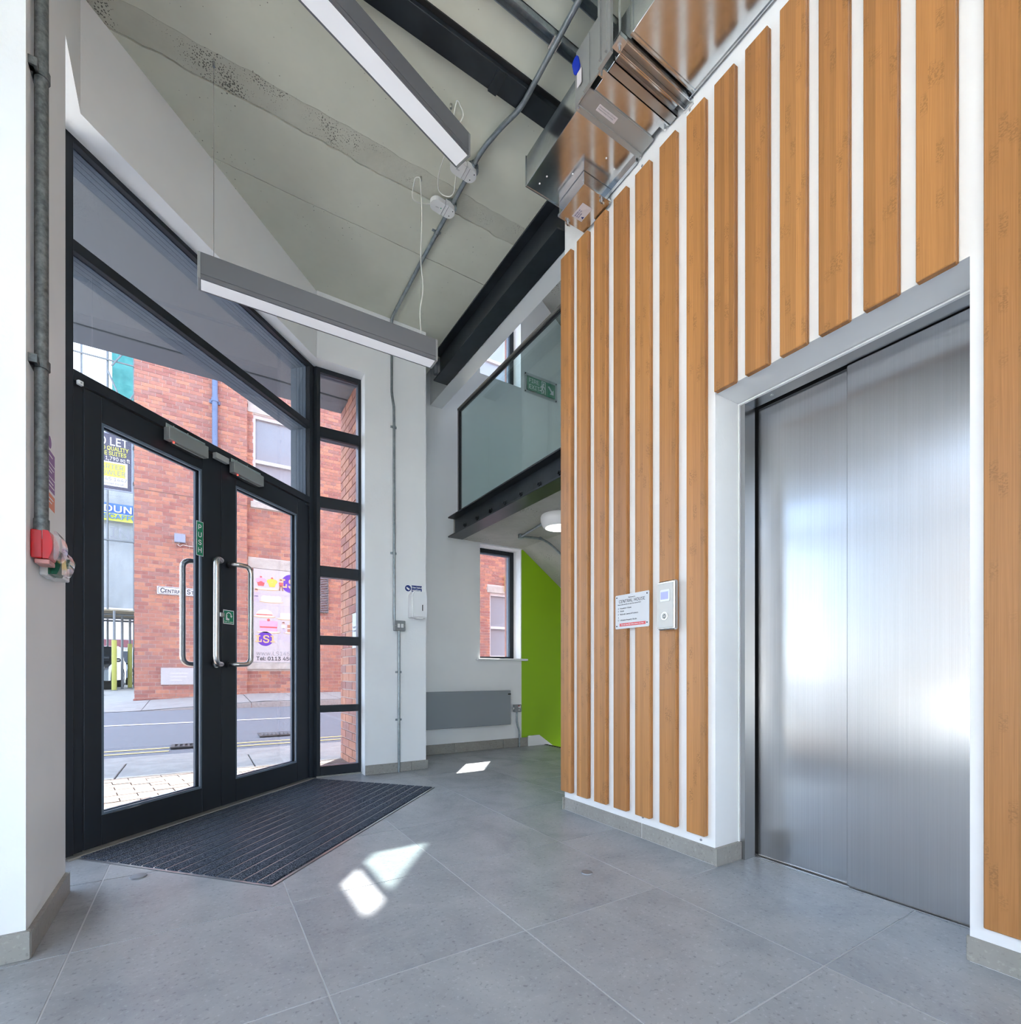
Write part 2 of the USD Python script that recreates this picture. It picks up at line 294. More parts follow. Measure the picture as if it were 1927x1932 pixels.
# ================================================================== FLOOR
mat_poly = sg.Polygon([(-.466, 2.892), (.238, 2.109), (1.41, 3.290), (.744, 4.040)])
room = sg.Polygon([(XL-.05, YR), (LW+.25, YR), (LW+.25, 2.353), (3.33, 2.353), (3.33, 4.6), (1.63, 4.6), (1.63, 4.09), (.78, 4.09), (.755, 4.075), (-.481, 2.875), (-.93, 2.42), (XL-.05, 2.42)])
floor = thing('floor', kind='structure')
struct('screed', extr(room.buffer(.0), .05, frame((0, 0, -.064), X, Y, Z)), grout, floor)
struct('grout', extr(room.difference(mat_poly.buffer(.012)), .0125, frame((0, 0, -.014), X, Y, Z)), grout, floor)
gx, gy, ts, gap = 1.480, 1.316, 0.600, 0.005
tiles = []
for i in range(-5, 5):
    for j in range(-9, 7):
        c = sg.box(gx+(i)*ts+gap/2, gy+j*ts+gap/2, gx+(i+1)*ts-gap/2, gy+(j+1)*ts-gap/2)
        p = c.intersection(room.buffer(-.002)).difference(mat_poly.buffer(.012))
        for g in getattr(p, 'geoms', [p]):
            if g.geom_type == 'Polygon' and g.area > 2e-4: tiles.append(g)
for g in tiles:
    struct('tile', extr(g, .012, frame((0, 0, -.012), X, Y, Z)), tile_m, floor)

# ================================================================== ENTRANCE MAT
em = thing('entrance_mat', 'dark blue-grey ribbed entrance mat with silver edge trim set in the floor at the doors', 'door mat', (0.47, 3.08, 0))
mt_o = np.array([-.466, 2.892, 0.0])
ex = np.array([1.172, 1.181, 0]); ex /= np.linalg.norm(ex); ey = np.array([ex[1], -ex[0], 0])
MT = frame(mt_o, ex, -ey, Z)
inv = np.linalg.inv(MT)
lp = [(inv @ np.array([x, y, 0, 1]))[:2] for x, y in mat_poly.exterior.coords[:-1]]
lpoly = sg.Polygon(lp)
obj('tray', extr(lpoly.buffer(.006), .006, MT @ frame((0, 0, -.012), X, Y, Z)), rubber, em)
miny = min(p[1] for p in lp); nst = 16; w = -miny/nst
for k in range(nst):
    b1 = -k*w; b0 = -(k+1)*w
    s_ = lpoly.buffer(-.004).intersection(sg.box(-1, b0+.0105, 4, b1))
    if s_.area > 1e-4: obj('pile_strip', extr(s_, .013, MT @ frame((0, 0, -.006), X, Y, Z)), carpet, em)
    r_ = lpoly.buffer(-.004).intersection(sg.box(-1, b0+.002, 4, b0+.0075))
    if r_.area > 1e-5 and k < nst-1: obj('scraper_bar', extr(r_, .0115, MT @ frame((0, 0, -.006), X, Y, Z)), alu, em)
obj('edge_trim', extr(lpoly.buffer(.009, join_style=2).difference(lpoly.buffer(-.003)), .014, MT @ frame((0, 0, -.011), X, Y, Z)), alu, em)
# threshold strip under the doors
obj('door_threshold', dbox(-.03, 1.70, -.038, .06, -.012, .010, .003), plain('threshold_alu', (.48, .46, .42), .4, .8), label='pale metal threshold strip under the glazed entrance doors', cat='threshold')

# ================================================================== WALLS
wl = thing('wall_left', kind='structure')     # free-standing pier left of the doors and the white wall over it
struct('pier', box(XL, -.42, 1.949, 2.45, 0, ZC), white, wl)
struct('upstand', prism([(-.60, 2.45), (-.42, 2.45), tuple(P0), (-.60, 2.60)], 3.19, ZC), white, wl)
struct('soffit_infill', prism([(XL, 2.45), (-.60, 2.45), (-.60, 2.60), (-.56, 2.76), (XL, 2.45)], 3.19, ZC), white, wl)
dn = np.array([(P1-P0)[1], -(P1-P0)[0]]); dn /= np.linalg.norm(dn)
off = lambda p, d: tuple(np.array(p) - dn*d)
struct('wall_front', prism([tuple(P0), tuple(P1), (.757, 4.22), off(P1, .26), off(P0, .26), (-.60, 2.60)], 3.19, ZC), white)
wp = thing('wall_pier', kind='structure')     # white wall right of the side light, its outside is brick
struct('plaster', box(1.118, 1.63, 3.965, 4.17, 0, 3.19), white, wp)
struct('plaster_head', prism([(.757, 3.965), (1.63, 3.965), (1.63, 4.17), (.757, 4.17)], 3.19, ZC), white, wp)
struct('core', box(1.17, 1.63, 4.17, 4.92, -.1, 3.31), mortar, wp)
# recess wall (far wall) with two windows, y = 4.6 inside, 4.93 outside
wb = thing('wall_back', kind='structure')
WX0, WX1 = 2.501, 3.012
def ybox(x0, x1, z0, z1, y0=4.6, y1=4.90): return box(x0, x1, y0, y1, z0, z1)
struct('plaster', [ybox(1.63, WX0, 0, 6.6), ybox(WX0, WX1, 0, .955), ybox(WX0, WX1, 2.165, 3.953), ybox(WX0, WX1, 5.45, 6.6), ybox(WX1, 4.6, 2.17, 6.6)], white, wb)
struct('green_panel', ybox(WX1+.010, 4.6, -2.6, 2.17), green_paint, wb)
struct('reveal_lining', ybox(WX1, WX1+.010, -.02, 2.17, 4.602), white, wb)
struct('side_return', box(1.615, 1.63, 4.17, 4.6, 0, ZC), white, wb)
struct('plinth_return', box(1.63, 1.635, 3.966, 4.6, 0, ZC), white, wb)
# lift-shaft wall
OY0, OY1, OZ = .508, 1.330, 2.0
wr = thing('wall_right', kind='structure')
struct('plaster', [box(LW, 2.10, OY1, 2.353, 0, ZC), box(LW, 2.10, YR, OY0, 0, ZC), box(LW, 2.10, OY0, OY1, OZ, ZC), box(2.10, 2.2, 2.30, 2.353, 0, 6.5)], white, wr)
struct('wall_back_lift', box(2.22, 3.9, -.6, 2.353, -.1, 6.5), white)
SL = [(2.362, 2.267), (2.215, 2.123), (2.068, 1.976), (1.917, 1.825), (1.766, 1.673), (1.612, 1.519), (1.459, 1.366), (1.319, 1.227), (1.180, 1.088), (1.041, .948), (.904, .811), (.766, .673), (.626, .533), (.473, .380), (.333, .240), (.193, .100), (.053, -.040)] + [(.053-.14*k, -.040-.14*k) for k in range(1, 8)]
for k, (a, b) in enumerate(SL):
    z0 = 1.992 if 7 <= k <= 12 else .115
    x1 = LW if a < 2.353 else LW
    struct('slat', cbox(1.830, x1, b, a, z0, 3.278, .0025), bam[[0, 2, 0, 1, 2, 0, 0, 1, 1, 2, 1, 1, 0, 1, 0, 2, 0][k % 17]], wr)
    struct('slat_backing', box(LW-.0085, LW-.0005, b-.0015, a-.006, z0+.004, 3.274), bam[1], wr)
for y_, z_ in ((1.735, .105), (1.74, 3.315), (1.40, .09)):
    struct('wall_plug', cyl((LW-.003, y_, z_), (LW+.004, y_, z_), .0055, 12), ink_grey, wr)
# enclosure elsewhere
struct('wall_upper', [box(1.87, 2.06, 2.353, 4.6, 3.95, 6.5), box(3.9, 4.6, 2.2, 4.9, -2.6, 6.6), box(1.9, 4.6, 2.25, 2.353, 3.75, 6.5)], white)
# floor above and white lining next to the beam
struct('trim_1', box(1.942, 2.066, 2.36, 4.6, 3.456, 3.95), white)
cl = thing('ceiling', kind='structure')
slab_poly = sg.Polygon([(XL-.2, YR-.2), (1.87, YR-.2), (1.87, 4.6), (1.60, 4.6), (1.60, 4.0), (.757, 4.0), (-.60, 2.66), (XL-.2, 2.50)])
edges = [YR-.2, -2.0, -.9, .3, 1.18, 2.08, 2.695, 2.845, 3.250, 4.65]
rg = np.random.default_rng(3)
def ragged(y, amp):
    xs = np.arange(-1.3, 2.01, .012)
    return [(x, y + amp*(meshkit.fbm(np.array([[x*9, y*7, 0.0]]), 4, 3)[0]-.5)) for x in xs]
for k, (a, b) in enumerate(zip(edges, edges[1:])):
    rough = k == 6
    la = ragged(a, .030 if k in (6, 7) else .010); lb = ragged(b, .030 if k in (5, 6) else .010)
    g = sg.Polygon(la + lb[::-1]).buffer(0).intersection(slab_poly).buffer(-.0022 if k in (5, 6, 7) else -.003)
    struct('slab_strip' if not rough else 'rough_strip', extr(g, .06, frame((0, 0, ZC + (.004 if rough else 0.0)), X, Y, Z)), conc_rough if rough else conc, cl)
# one board edge shows a thin ledge along the joint
struct('joint_lip', extr(sg.box(-.2, 3.243, 1.86, 3.256).intersection(slab_poly), .02, frame((0, 0, ZC+.005), X, Y, Z)), conc_rough, cl)
struct('topping', extr(slab_poly, .22, frame((0, 0, ZC+.062), X, Y, Z)), conc_raw, cl)
struct('roof', [box(1.9, 2.5, 2.2, 4.95, 6.5, 6.7), box(3.7, 4.7, 2.2, 4.95, 6.5, 6.7), box(2.5, 3.7, 2.2, 2.8, 6.5, 6.7), box(2.5, 3.7, 4.2, 4.95, 6.5, 6.7)], white)  # opening left for the added rooflight
w7 = thing('window_7', kind='structure', loc=(3.1, 3.5, 6.7)); struct('pane', box(2.5, 3.7, 2.8, 4.2, 6.66, 6.67), glass, w7); struct('frame', [box(2.5, 3.7, 3.48, 3.52, 6.62, 6.70), box(3.08, 3.12, 2.8, 4.2, 6.62, 6.70)], anth, w7)  # rooflight added out of view to brighten the upper stairwell
# upper landing
ld = thing('landing', kind='structure')
struct('slab', box(2.196, 3.02, 2.353, 4.6, 2.180, 2.385), conc_raw, ld)
def slope(x0, z0, x1, z1, y0, y1, th):
    poly = sg.Polygon([(x0, z0), (x1, z1), (x1, z1+th), (x0, z0+th)])
    m = trimesh.creation.extrude_polygon(poly, y1-y0, engine='earcut'); m.apply_transform(frame((0, y1, 0), X, Z, -Y)); return m
st = thing('stair', 'concrete stair flights with sloping soffits behind the lift shaft', 'stairs', (3.3, 3.6, 0))
obj('lower_soffit', slope(3.022, 2.182, 4.3, 1.27, 2.36, 4.6, .2), conc_raw, st)
obj('upper_soffit', slope(2.95, 5.278, 4.3, 4.31, 3.2, 4.6, .2), conc_raw, st)
for k in range(7): obj('step', box(3.335+.26*k, 3.335+.26*(k+1)+.02, 2.36, 4.6, -.17*(k+1)-.2, -.17*(k+1)), conc_raw, st)
obj('floor_nosing', box(3.318, 3.345, 2.36, 4.6, -.012, .004), rubber, st)
obj('stringer_end', extr(sg.Polygon([(3.096, 0.0), (3.44, -.02), (3.248, .115), (3.096, .113)]), .02, frame((0, 4.598, 0), X, Z, -Y)), white_gloss, st)

# skirting tiles
def skirting(name, runs):
    s = thing(name, kind='structure')
    for (x0, y0, x1, y1, th, ht, cuts) in runs:
        a, b = np.array([x0, y0, 0.]), np.array([x1, y1, 0.]); L = np.linalg.norm(b-a); u = (b-a)/L
        T = frame(a, u, np.cross(Z, u), Z); ed = [0.0] + [c for c in cuts if 0 < c < L] + [L]
        for p, q in zip(ed, ed[1:]): struct('skirting_tile', cbox(p+.0012, q-.0012, 0, th, .001, ht, .0018, T), skirt_m, s)
    return s
skirting('baseboard_right', [(LW-.002, 2.364, LW-.002, 1.327, .011, .074, [.62]), (1.843, OY1-.002, 2.02, OY1-.002, -.011, .076, []), (LW-.002, OY0+.009, LW-.002, YR+.01, .011, .072, [.6, 1.2, 1.8, 2.4, 3.0, 3.6]), (1.843, 2.356, 2.2, 2.356, .010, .074, [])])
skirting('baseboard_left', [(-.418, 1.938, -.418, 2.449, -.010, .076, []), (XL, 1.947, -.408, 1.947, -.010, .080, []), (-.409, 2.452, XL, 2.452, -.01, .07, [])])
skirting('baseboard_pier', [(1.640, 3.963, 1.118, 3.963, .010, .078, [.14]), (1.637, 3.956, 1.637, 4.6, -.010, .078, [])])
skirting('baseboard_back', [(3.10, 4.598, 1.65, 4.598, .011, .098, [.32, .9])])

# ================================================================== ENTRANCE SCREEN
d1 = thing('door_1', kind='structure', loc=tuple(A))
def fr(name, s0, s1, z0, z1, o1=.17):
    """frame member: dark inner face, lighter stepped outer part beyond the glass"""
    m = struct(name, [dbox(s0, s1, 0, .030, z0, z1, .002), dbox(s0+.004, s1-.004, .030, .036, z0+.004, z1-.004)], anth, d1)
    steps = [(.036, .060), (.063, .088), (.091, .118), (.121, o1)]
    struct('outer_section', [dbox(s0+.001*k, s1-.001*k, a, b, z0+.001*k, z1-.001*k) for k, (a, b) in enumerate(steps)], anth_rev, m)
    return m
ZT = 3.215
fr('jamb', -.035, .017, 0, ZT); fr('jamb', 1.678, 1.728, 0, ZT)
struct('inner_jamb', dbox(.017, .062, .012, .06, 0, 2.125), anth, d1); struct('inner_jamb', dbox(1.642, 1.678, .012, .06, 0, 2.095), anth, d1)
fr('head', -.035, 1.728, 3.165, ZT); fr('transom', .017, 1.678, 2.688, 2.738); fr('transom', .017, 1.678, 2.113, 2.163)
for z0, z1 in ((2.163, 2.688), (2.738, 3.165)):
    struct('transom_light', dbox(.017, 1.678, .033, .039, z0, z1), glass_door, d1)
def leaf(s0, s1, left):
    st_ = .078 if left else .112; en = .134 if left else .098
    g0, g1, gz0, gz1 = s0+st_, s1-en, .150, 1.988
    lf = struct('door_leaf', [dbox(s0, g0, .008, .062, .012, 2.107, .002), dbox(g1, s1, .008, .062, .012, 2.107, .002), dbox(g0, g1, .008, .062, .012, gz0, .002), dbox(g0, g1, .008, .062, gz1, 2.107, .002)], anth, d1)
    bd = []
    for o0, o1 in ((.012, .022), (.046, .060)):
        e = .012
        bd += [dbox(g0, g0+e, o0, o1, gz0, gz1), dbox(g1-e, g1, o0, o1, gz0, gz1), dbox(g0+e, g1-e, o0, o1, gz0, gz0+e), dbox(g0+e, g1-e, o0, o1, gz1-e, gz1)]
    struct('glazing_bead', bd, anth_rev, lf)
    struct('glass_pane', dbox(g0, g1, .031, .037, gz0, gz1), glass_door, lf)
    m_ = s1-.052 if left else s0+.046; q = -1 if left else 1
    for o_, sg_ in ((0.0, -1), (.06, 1)):
        o1, o2 = o_+sg_*.050, o_+sg_*.088
        pts = fillet([(m_, o_, 1.476), (m_, o1, 1.476), (m_+q*.082, o2, 1.474), (m_+q*.082, o2, .868), (m_, o1, .866), (m_, o_, .866)], .045, 7)
        struct('pull_handle', tube(pts, .0155, 14, D), chrome, lf, smooth=40)
        struct('handle_rose', [tube([(m_, o_, z_), (m_, o_+sg_*.010, z_)], .021, 16, D) for z_ in (1.476, .866)], rubber if not left else chrome, lf, smooth=40)
    return lf
lfL = leaf(.066, .8385, True); lfR = leaf(.8425, 1.640, False)
struct('lock_plate', dbox(.783, .806, .004, .010, 1.120, 1.195, .001), chrome, lfL)
struct('thumb_turn', [tube([(.800, .004, 1.158), (.800, -.022, 1.160)], .009, 14, D), dbox(.790, .826, -.034, -.022, 1.146, 1.176, .004)], chrome, lfL)
struct('bolt_slot', dbox(.836, .8455, .012, .06, .02, 2.10), rubber, d1)
# corner post between door screen and side light, plus side screen hidden behind the pier
struct('corner_post', [prism([tuple((A+t*1.728)[:2]), (.776, 4.072), (.776, 4.20), tuple((A+t*1.728-n_in*.17)[:2])], 0, 3.215)], anth, d1)
struct('return_screen', [dbox(-.60, -.035, 0, .06, 0, .06), dbox(-.60, -.035, 0, .06, 2.113, 2.163), dbox(-.60, -.035, 0, .06, 3.16, 3.215), dbox(-.64, -.60, 0, .06, 0, 3.215)], anth, d1)
struct('return_glass', dbox(-.60, -.035, .028, .034, .06, 3.16), glass, d1)

def obj_on(T, name, boxes, m, parent): return obj(name, boxes, m, parent)
# maglocks, sensors and stickers on the door screen
def maglock(s0, s1, z, label):
    g = thing('door_magnet', label, 'door magnet', tuple(A + t*(s0+s1)/2 - 0*Z + Z*z), group=None)
    obj('housing', dbox(s0, s1, -.046, -.008, z-.036, z+.030, .002), plain('magnet_grey_%d' % int(s0*1000), (.33, .34, .33), .35, .4), g)
    obj('mounting_plate', dbox(s0+.012, s1+.012, -.010, .004, z+.010, z+.060, .001), chrome, g)
    obj('armature_plate', dbox(s0+.03, s1-.02, -.030, .004, z-.044, z-.036, .001), chrome, g)
    obj('status_light', tube([tuple(np.array([s0+.030, -.042, z-.040])), (s0+.030, -.042, z-.046)], .0035, 10, D), led_red, g)
    for q in (.25, .6): obj('fixing_screw', tube([(s0+(s1-s0)*q, -.006, z+.056), (s0+(s1-s0)*q, -.006, z+.066)], .002, 8, D), screw, g)
maglock(.445, .695, 2.078, 'long grey door magnet above the left glazed leaf')
maglock(.885, 1.135, 2.075, 'long grey door magnet above the right glazed leaf')
g = thing('door_contact', 'short pale grey box between the two long door magnets', 'door contact', tuple(A + t*.81 + Z*2.09))
obj('cover', dbox(.765, .862, -.030, -.002, 2.078, 2.112, .002), plain('contact_grey', (.40, .41, .40), .4), g); obj('end_clip', dbox(.862, .872, -.022, -.002, 2.082, 2.108), rubber, g)
g = thing('door_sensor', 'tiny white square sensor at the hinge corner of the entrance frame', 'sensor', tuple(A + t*.04 + Z*2.11))
obj('cover', dbox(.028, .050, -.014, .002, 2.100, 2.120, .002), white_pl, g); obj('centre_screw', tube([(.039, -.014, 2.11), (.039, -.016, 2.11)], .003, 8, D), screw, g)
TD = frame(A - n_in*(-.0095), t, Z, n_in)     # lettering plane on the doors: right, up, towards the room
def on_door(s, z, o=0.0): return frame(A + t*s + Z*z + n_in*o, t, Z, n_in)
g = thing('push_sign', 'narrow upright green sign reading PUSH at the edge of the left glass', 'sign', tuple(A + t*.675 + Z*1.58))
obj('plate', extr(sg.box(-.0235, -.098, .0235, .098), .0012, on_door(.6745, 1.581, .004)), sign_green, g)
obj('border', extr(sg.box(-.0235, -.098, .0235, .098).difference(sg.box(-.0205, -.095, .0205, .095)), .0016, on_door(.6745, 1.581, .004)), print_white, g)
obj('lettering', [text(ch, .028, on_door(.6745, 1.581, .0045), 0, .052-.0435*k, True, bold=True) for k, ch in enumerate('PUSH')], print_white, g)
g = thing('turn_to_open_sign', 'small square green sticker with a turning-lock symbol beside the thumb turn', 'sign', tuple(A + t*.895 + Z*1.157))
T_ = on_door(.895, 1.157, -.008)
obj('plate', extr(sg.box(-.042, -.043, .042, .043), .001, T_), sign_green, g)
obj('border', extr(sg.box(-.042, -.043, .042, .043).difference(sg.box(-.037, -.038, .037, .038)), .0014, T_), print_white, g)
obj('symbol', [extr(sg.box(-.020, -.020, .006, .010).difference(disc(0, .002, .011)), .0015, T_), extr(disc(.002, .008, .022).difference(disc(.002, .008, .016)).intersection(sg.box(-.03, .008, .03, .04)), .0015, T_), extr(sg.Polygon([(.012, .010), (.030, .010), (.021, -.004)]), .0015, T_)], print_white, g)
obj('lettering', text('Turn to open', .0085, T_, 0, -.033, True, depth=.0015), print_white, g)

# ================================================================== SIDE LIGHT (window_2)
w2 = thing('window_2', kind='structure', loc=(.95, 4.1, 0))
def w2bar(name, x0, x1, z0, z1):
    m = struct(name, cbox(x0, x1, 4.075, 4.105, z0, z1, .002), anth, w2)
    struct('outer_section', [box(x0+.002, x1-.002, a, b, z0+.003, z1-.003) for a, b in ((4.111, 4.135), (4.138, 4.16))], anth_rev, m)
w2bar('stile', .772, .803, 0, 3.20); w2bar('stile', 1.098, 1.137, 0, 3.20)
zb = [(0.012, .082), (.505, .560), (1.034, 1.104), (1.565, 1.650), (2.105, 2.190), (2.652, 2.734), (3.155, 3.215)]
for a, b in zb: w2bar('rail', .803, 1.098, a, b)
for (a, b), (c_, d_) in zip(zb, zb[1:]): struct('pane', box(.803, 1.098, 4.1055, 4.1105, b, c_), glass_door, w2)
struct('sill_filler', box(.772, 1.137, 4.06, 4.11, 0, .012), skirt_m, w2)

# ================================================================== WINDOWS IN THE RECESS
def recess_window(no, z0, z1):
    w = thing('window_%d' % no, kind='structure', loc=(2.76, 4.76, z0))
    f = .032
    struct('frame', [box(WX0-.02, WX0+f, 4.75, 4.82, z0, z1), box(WX1-f-.012, WX1, 4.75, 4.82, z0, z1), box(WX0+f, WX1-f, 4.75, 4.82, z0, z0+f), box(WX0+f, WX1-f, 4.75, 4.82, z1-f-.01, z1)], anth, w)
    struct('casement', [box(WX1-f-.034, WX1-f-.012, 4.757, 4.80, z0+f, z1-f), box(WX0+f, WX0+f+.012, 4.757, 4.80, z0+f, z1-f), box(WX0+f, WX1-f, 4.757, 4.80, z1-f-.024, z1-f-.008)], anth_rev, w)
    struct('pane', box(WX0+f, WX1-f, 4.783, 4.789, z0+f, z1-f), glass_door, w)
    return w
w3 = recess_window(3, .958, 2.163); w4 = recess_window(4, 3.955, 5.45)
struct('window_sill', cbox(2.449, 3.085, 4.555, 4.75, .942, .966, .008), white_gloss, w3)

# ================================================================== LEFT AND REAR GLAZING (outside the frame, light the lobby)
def glazing(no, x0, y0, x1, y1, nb, loc):
    w = thing('window_%d' % no, kind='structure', loc=loc)
    a, b = np.array([x0, y0, 0.]), np.array([x1, y1, 0.]); L = np.linalg.norm(b-a); u = (b-a)/L; T = frame(a, u, np.cross(Z, u), Z)
    for k in range(nb+1): struct('mullion', box(L*k/nb-.025, L*k/nb+.025, 0, .10, 0, 3.2, T), anth, w)
    for z0, z1 in ((0, .07), (2.113, 2.163), (3.15, 3.2)): struct('rail', box(0, L, 0, .10, z0, z1, T), anth, w)
    for k in range(nb): struct('pane', box(L*k/nb, L*(k+1)/nb, .045, .051, .07, 3.15, T), glass, w)
    struct('head_panel', box(-.03, L+.03, -.03, .15, 3.2, ZC, T), white, w)
glazing(5, XL, YR, XL, 1.40, 4, (XL, -.8, 0))  # out of view, lights the slats and the lift doors
struct('wall_left_infill', box(XL-.15, XL+.02, 1.40, 2.45, 0, ZC), white)  # solid bay added out of view to darken the pier front
struct('wall_near', [box(XL-.2, LW+.3, YR-.2, YR, 0, .5), box(XL-.2, LW+.3, YR-.2, YR, 3.2, ZC), box(1.80, LW+.3, YR-.2, YR, .5, 3.2), box(XL-.2, .8, YR-.2, YR, .5, 3.2)], white)
w6 = thing('window_6', kind='structure', loc=(.8, YR, .5))  # out of view, placed to light the faces turned to the rear
struct('frame', [box(.8, 1.8, YR-.12, YR-.05, .5, .56), box(.8, 1.8, YR-.12, YR-.05, 3.14, 3.2)] + [box(a, a+.06, YR-.12, YR-.05, .56, 3.14) for a in (.8, 1.27, 1.74)], anth, w6)
struct('pane', box(.86, 1.74, YR-.09, YR-.084, .56, 3.14), glass, w6)

# ================================================================== LIFT
d2 = thing('door_2', kind='structure', loc=(2.1, .93, 0))
struct('jamb', [box(2.021, 2.095, OY1-.028, OY1+.05, 0, 1.992)], lift_frame_m, d2)
struct('jamb', [box(2.021, 2.095, OY0-.05, OY0+.028, 0, 1.992)], lift_frame_m, d2)
struct('header', [box(2.021, 2.095, OY0-.05, OY1+.05, 1.992, 2.06)], lift_frame_m, d2)
struct('edge_trim', [box(2.012, 2.024, OY1-.006, OY1-.001, .076, 1.992), box(2.012, 2.024, OY0, OY1, 1.991, 1.997)], white, d2)
struct('header_screw', cyl((2.055, 1.20, 1.993), (2.055, 1.20, 1.989), .007, 12), screw, d2)
struct('sliding_panel', cbox(2.118, 2.135, .90, 1.300, .006, 1.990, .001), lift_steel, d2)
struct('sliding_panel', cbox(2.098, 2.115, OY0-.04, .934, .006, 1.990, .0035), lift_steel, d2)
struct('sill', [box(2.095, 2.104, OY0, OY1, -.01, .002), box(2.110, 2.118, OY0, OY1, -.01, .002), box(2.124, 2.14, OY0, OY1, -.01, .002)], alu, d2)
struct('shaft_back', box(2.14, 2.19, OY0-.1, OY1+.1, -.05, 2.1), rubber, d2)

# ================================================================== STEEL BEAMS
def ibeam_y(name, label, x0, x1, y0, y1, z0, z1, tf=.013, tw=.009, bolts=()):
    b = thing(name, label, 'steel beam', ((x0+x1)/2, (y0+y1)/2, z0))
    xc = (x0+x1)/2
    obj('bottom_flange', cbox(x0, x1, y0, y1, z0, z0+tf, .0015), beam_black, b); obj('top_flange', cbox(x0, x1, y0, y1, z1-tf, z1, .0015), beam_black, b)
    obj('web', box(xc-tw/2, xc+tw/2, y0, y1, z0+tf, z1-tf), beam_black, b)
    for y, z in bolts:
        h_ = trimesh.creation.cylinder(radius=.020, height=.015, sections=6); h_.apply_transform(frame((xc-tw/2-.0065, y, z), Z, Y, -X))
        ws = cyl((xc-tw/2, y, z), (xc-tw/2-.003, y, z), .027, 16); sh = cyl((xc-tw/2-.013, y, z), (xc-tw/2-.026, y, z), .011, 10)
        obj('bolt', [h_, ws, sh], beam_black, b)
    return b
ibeam_y('landing_beam', 'black bolted steel beam carrying the glass balustrade of the upper landing', 2.108, 2.268, 2.353, 4.545, 2.162, 2.365,
        bolts=[(y, 2.238) for y in (4.31, 4.06, 3.815, 3.57, 3.325, 3.075, 2.825, 2.58)])
ub = ibeam_y('ceiling_beam', 'black steel beam below the ceiling edge above the glass balustrade', 1.800, 1.936, 2.358, 4.19, 3.450, 3.698)
obj('bearing_stub', cyl((1.79, 4.12, 3.56), (1.79, 4.12, 3.47), .018, 12), grey_paint, ub)
cb = thing('ceiling_cross_beam', 'broad black steel beam set into the concrete ceiling near the grey ductwork', 'steel beam', (.7, 2.07, 3.66))
obj('flange', cbox(-.93, LW, 2.024, 2.128, 3.672, 3.70, .002), beam_black, cb)
obj('splice_plate', cbox(1.20, 1.245, 2.026, 2.13, 3.664, 3.674, .001), beam_black, cb)
obj('gap_shadow', box(-.93, LW, 2.002, 2.026, 3.693, 3.71), rubber, cb)  # black strip stands in for shade beside the flange

# ================================================================== BALUSTRADE
gb = thing('glass_balustrade', 'tinted glass balustrade with slim dark metal handrail at the upper landing', 'balustrade', (2.125, 3.35, 2.365))
obj('glass_panel', box(2.122, 2.134, 2.353, 4.315, 2.365, 3.335), glass_bal, gb)
obj('handrail', [cbox(2.108, 2.148, 2.353, 4.335, 3.333, 3.352, .002), box(2.112, 2.144, 2.353, 4.335, 3.326, 3.333)], plain('handrail_metal', (.24, .23, .21), .3, .8), gb)
obj('end_post', [cbox(2.112, 2.144, 4.315, 4.337, 2.365, 3.335, .002)], plain('post_metal', (.22, .21, .20), .35, .7), gb)
obj('gasket', box(2.116, 2.140, 2.353, 4.315, 3.318, 3.327), rubber, gb)
obj('gasket', box(2.116, 2.140, 4.303, 4.315, 2.365, 3.327), rubber, gb)

# ================================================================== EXIT SIGN (on upper wall)
es = thing('fire_exit_sign', 'green fire exit sign in clear holder on the wall behind the balustrade glass', 'exit sign', (3.28, 4.59, 4.04))
TE = frame((3.089, 4.597, 3.957), X, Z, -Y)
obj('holder', extr(sg.box(-.035, -.035, .42, .19), .003, TE), glass, es)
obj('plate', extr(sg.box(0, 0, .388, .155), .003, TE @ frame((0, 0, .004), X, Y, Z)), sign_green, es)
TS = TE @ frame((0, 0, .0072), X, Y, Z)
obj('lettering', [text('FIRE', .046, TS, .022, .090), text('EXIT', .046, TS, .022, .022)], print_white, es)
man = [disc(.222, .120, .012), sg.LineString([(.215, .10), (.205, .062)]).buffer(.010), sg.LineString([(.205, .062), (.226, .044), (.218, .018)]).buffer(.006), sg.LineString([(.205, .062), (.190, .038), (.172, .036)]).buffer(.006), sg.LineString([(.214, .097), (.236, .082), (.243, .066)]).buffer(.005), sg.LineString([(.212, .095), (.190, .088), (.184, .070)]).buffer(.005)]
obj('running_figure', extr(shapely.union_all(man), .0008, TS), print_white, es)
obj('doorway', extr(sg.box(.195, .008, .252, .148).difference(sg.box(.203, .008, .244, .140)), .0008, TS), print_white, es)
obj('arrow', extr(shapely.union_all([sg.LineString([(.293, .118), (.352, .050)]).buffer(.011, cap_style=2), sg.Polygon([(.366, .034), (.366, .092), (.350, .076), (.325, .050), (.312, .034)])]), .0008, TS), print_white, es)
for x_, z_ in ((-.02, -.02), (.405, -.02), (-.02, .175), (.405, .175)): obj('stand_off', lathe([(0, 0), (.006, 0), (.006, .008), (0, .008)], TE @ frame((x_, z_, 0), X, Y, Z), 10), rubber, es)

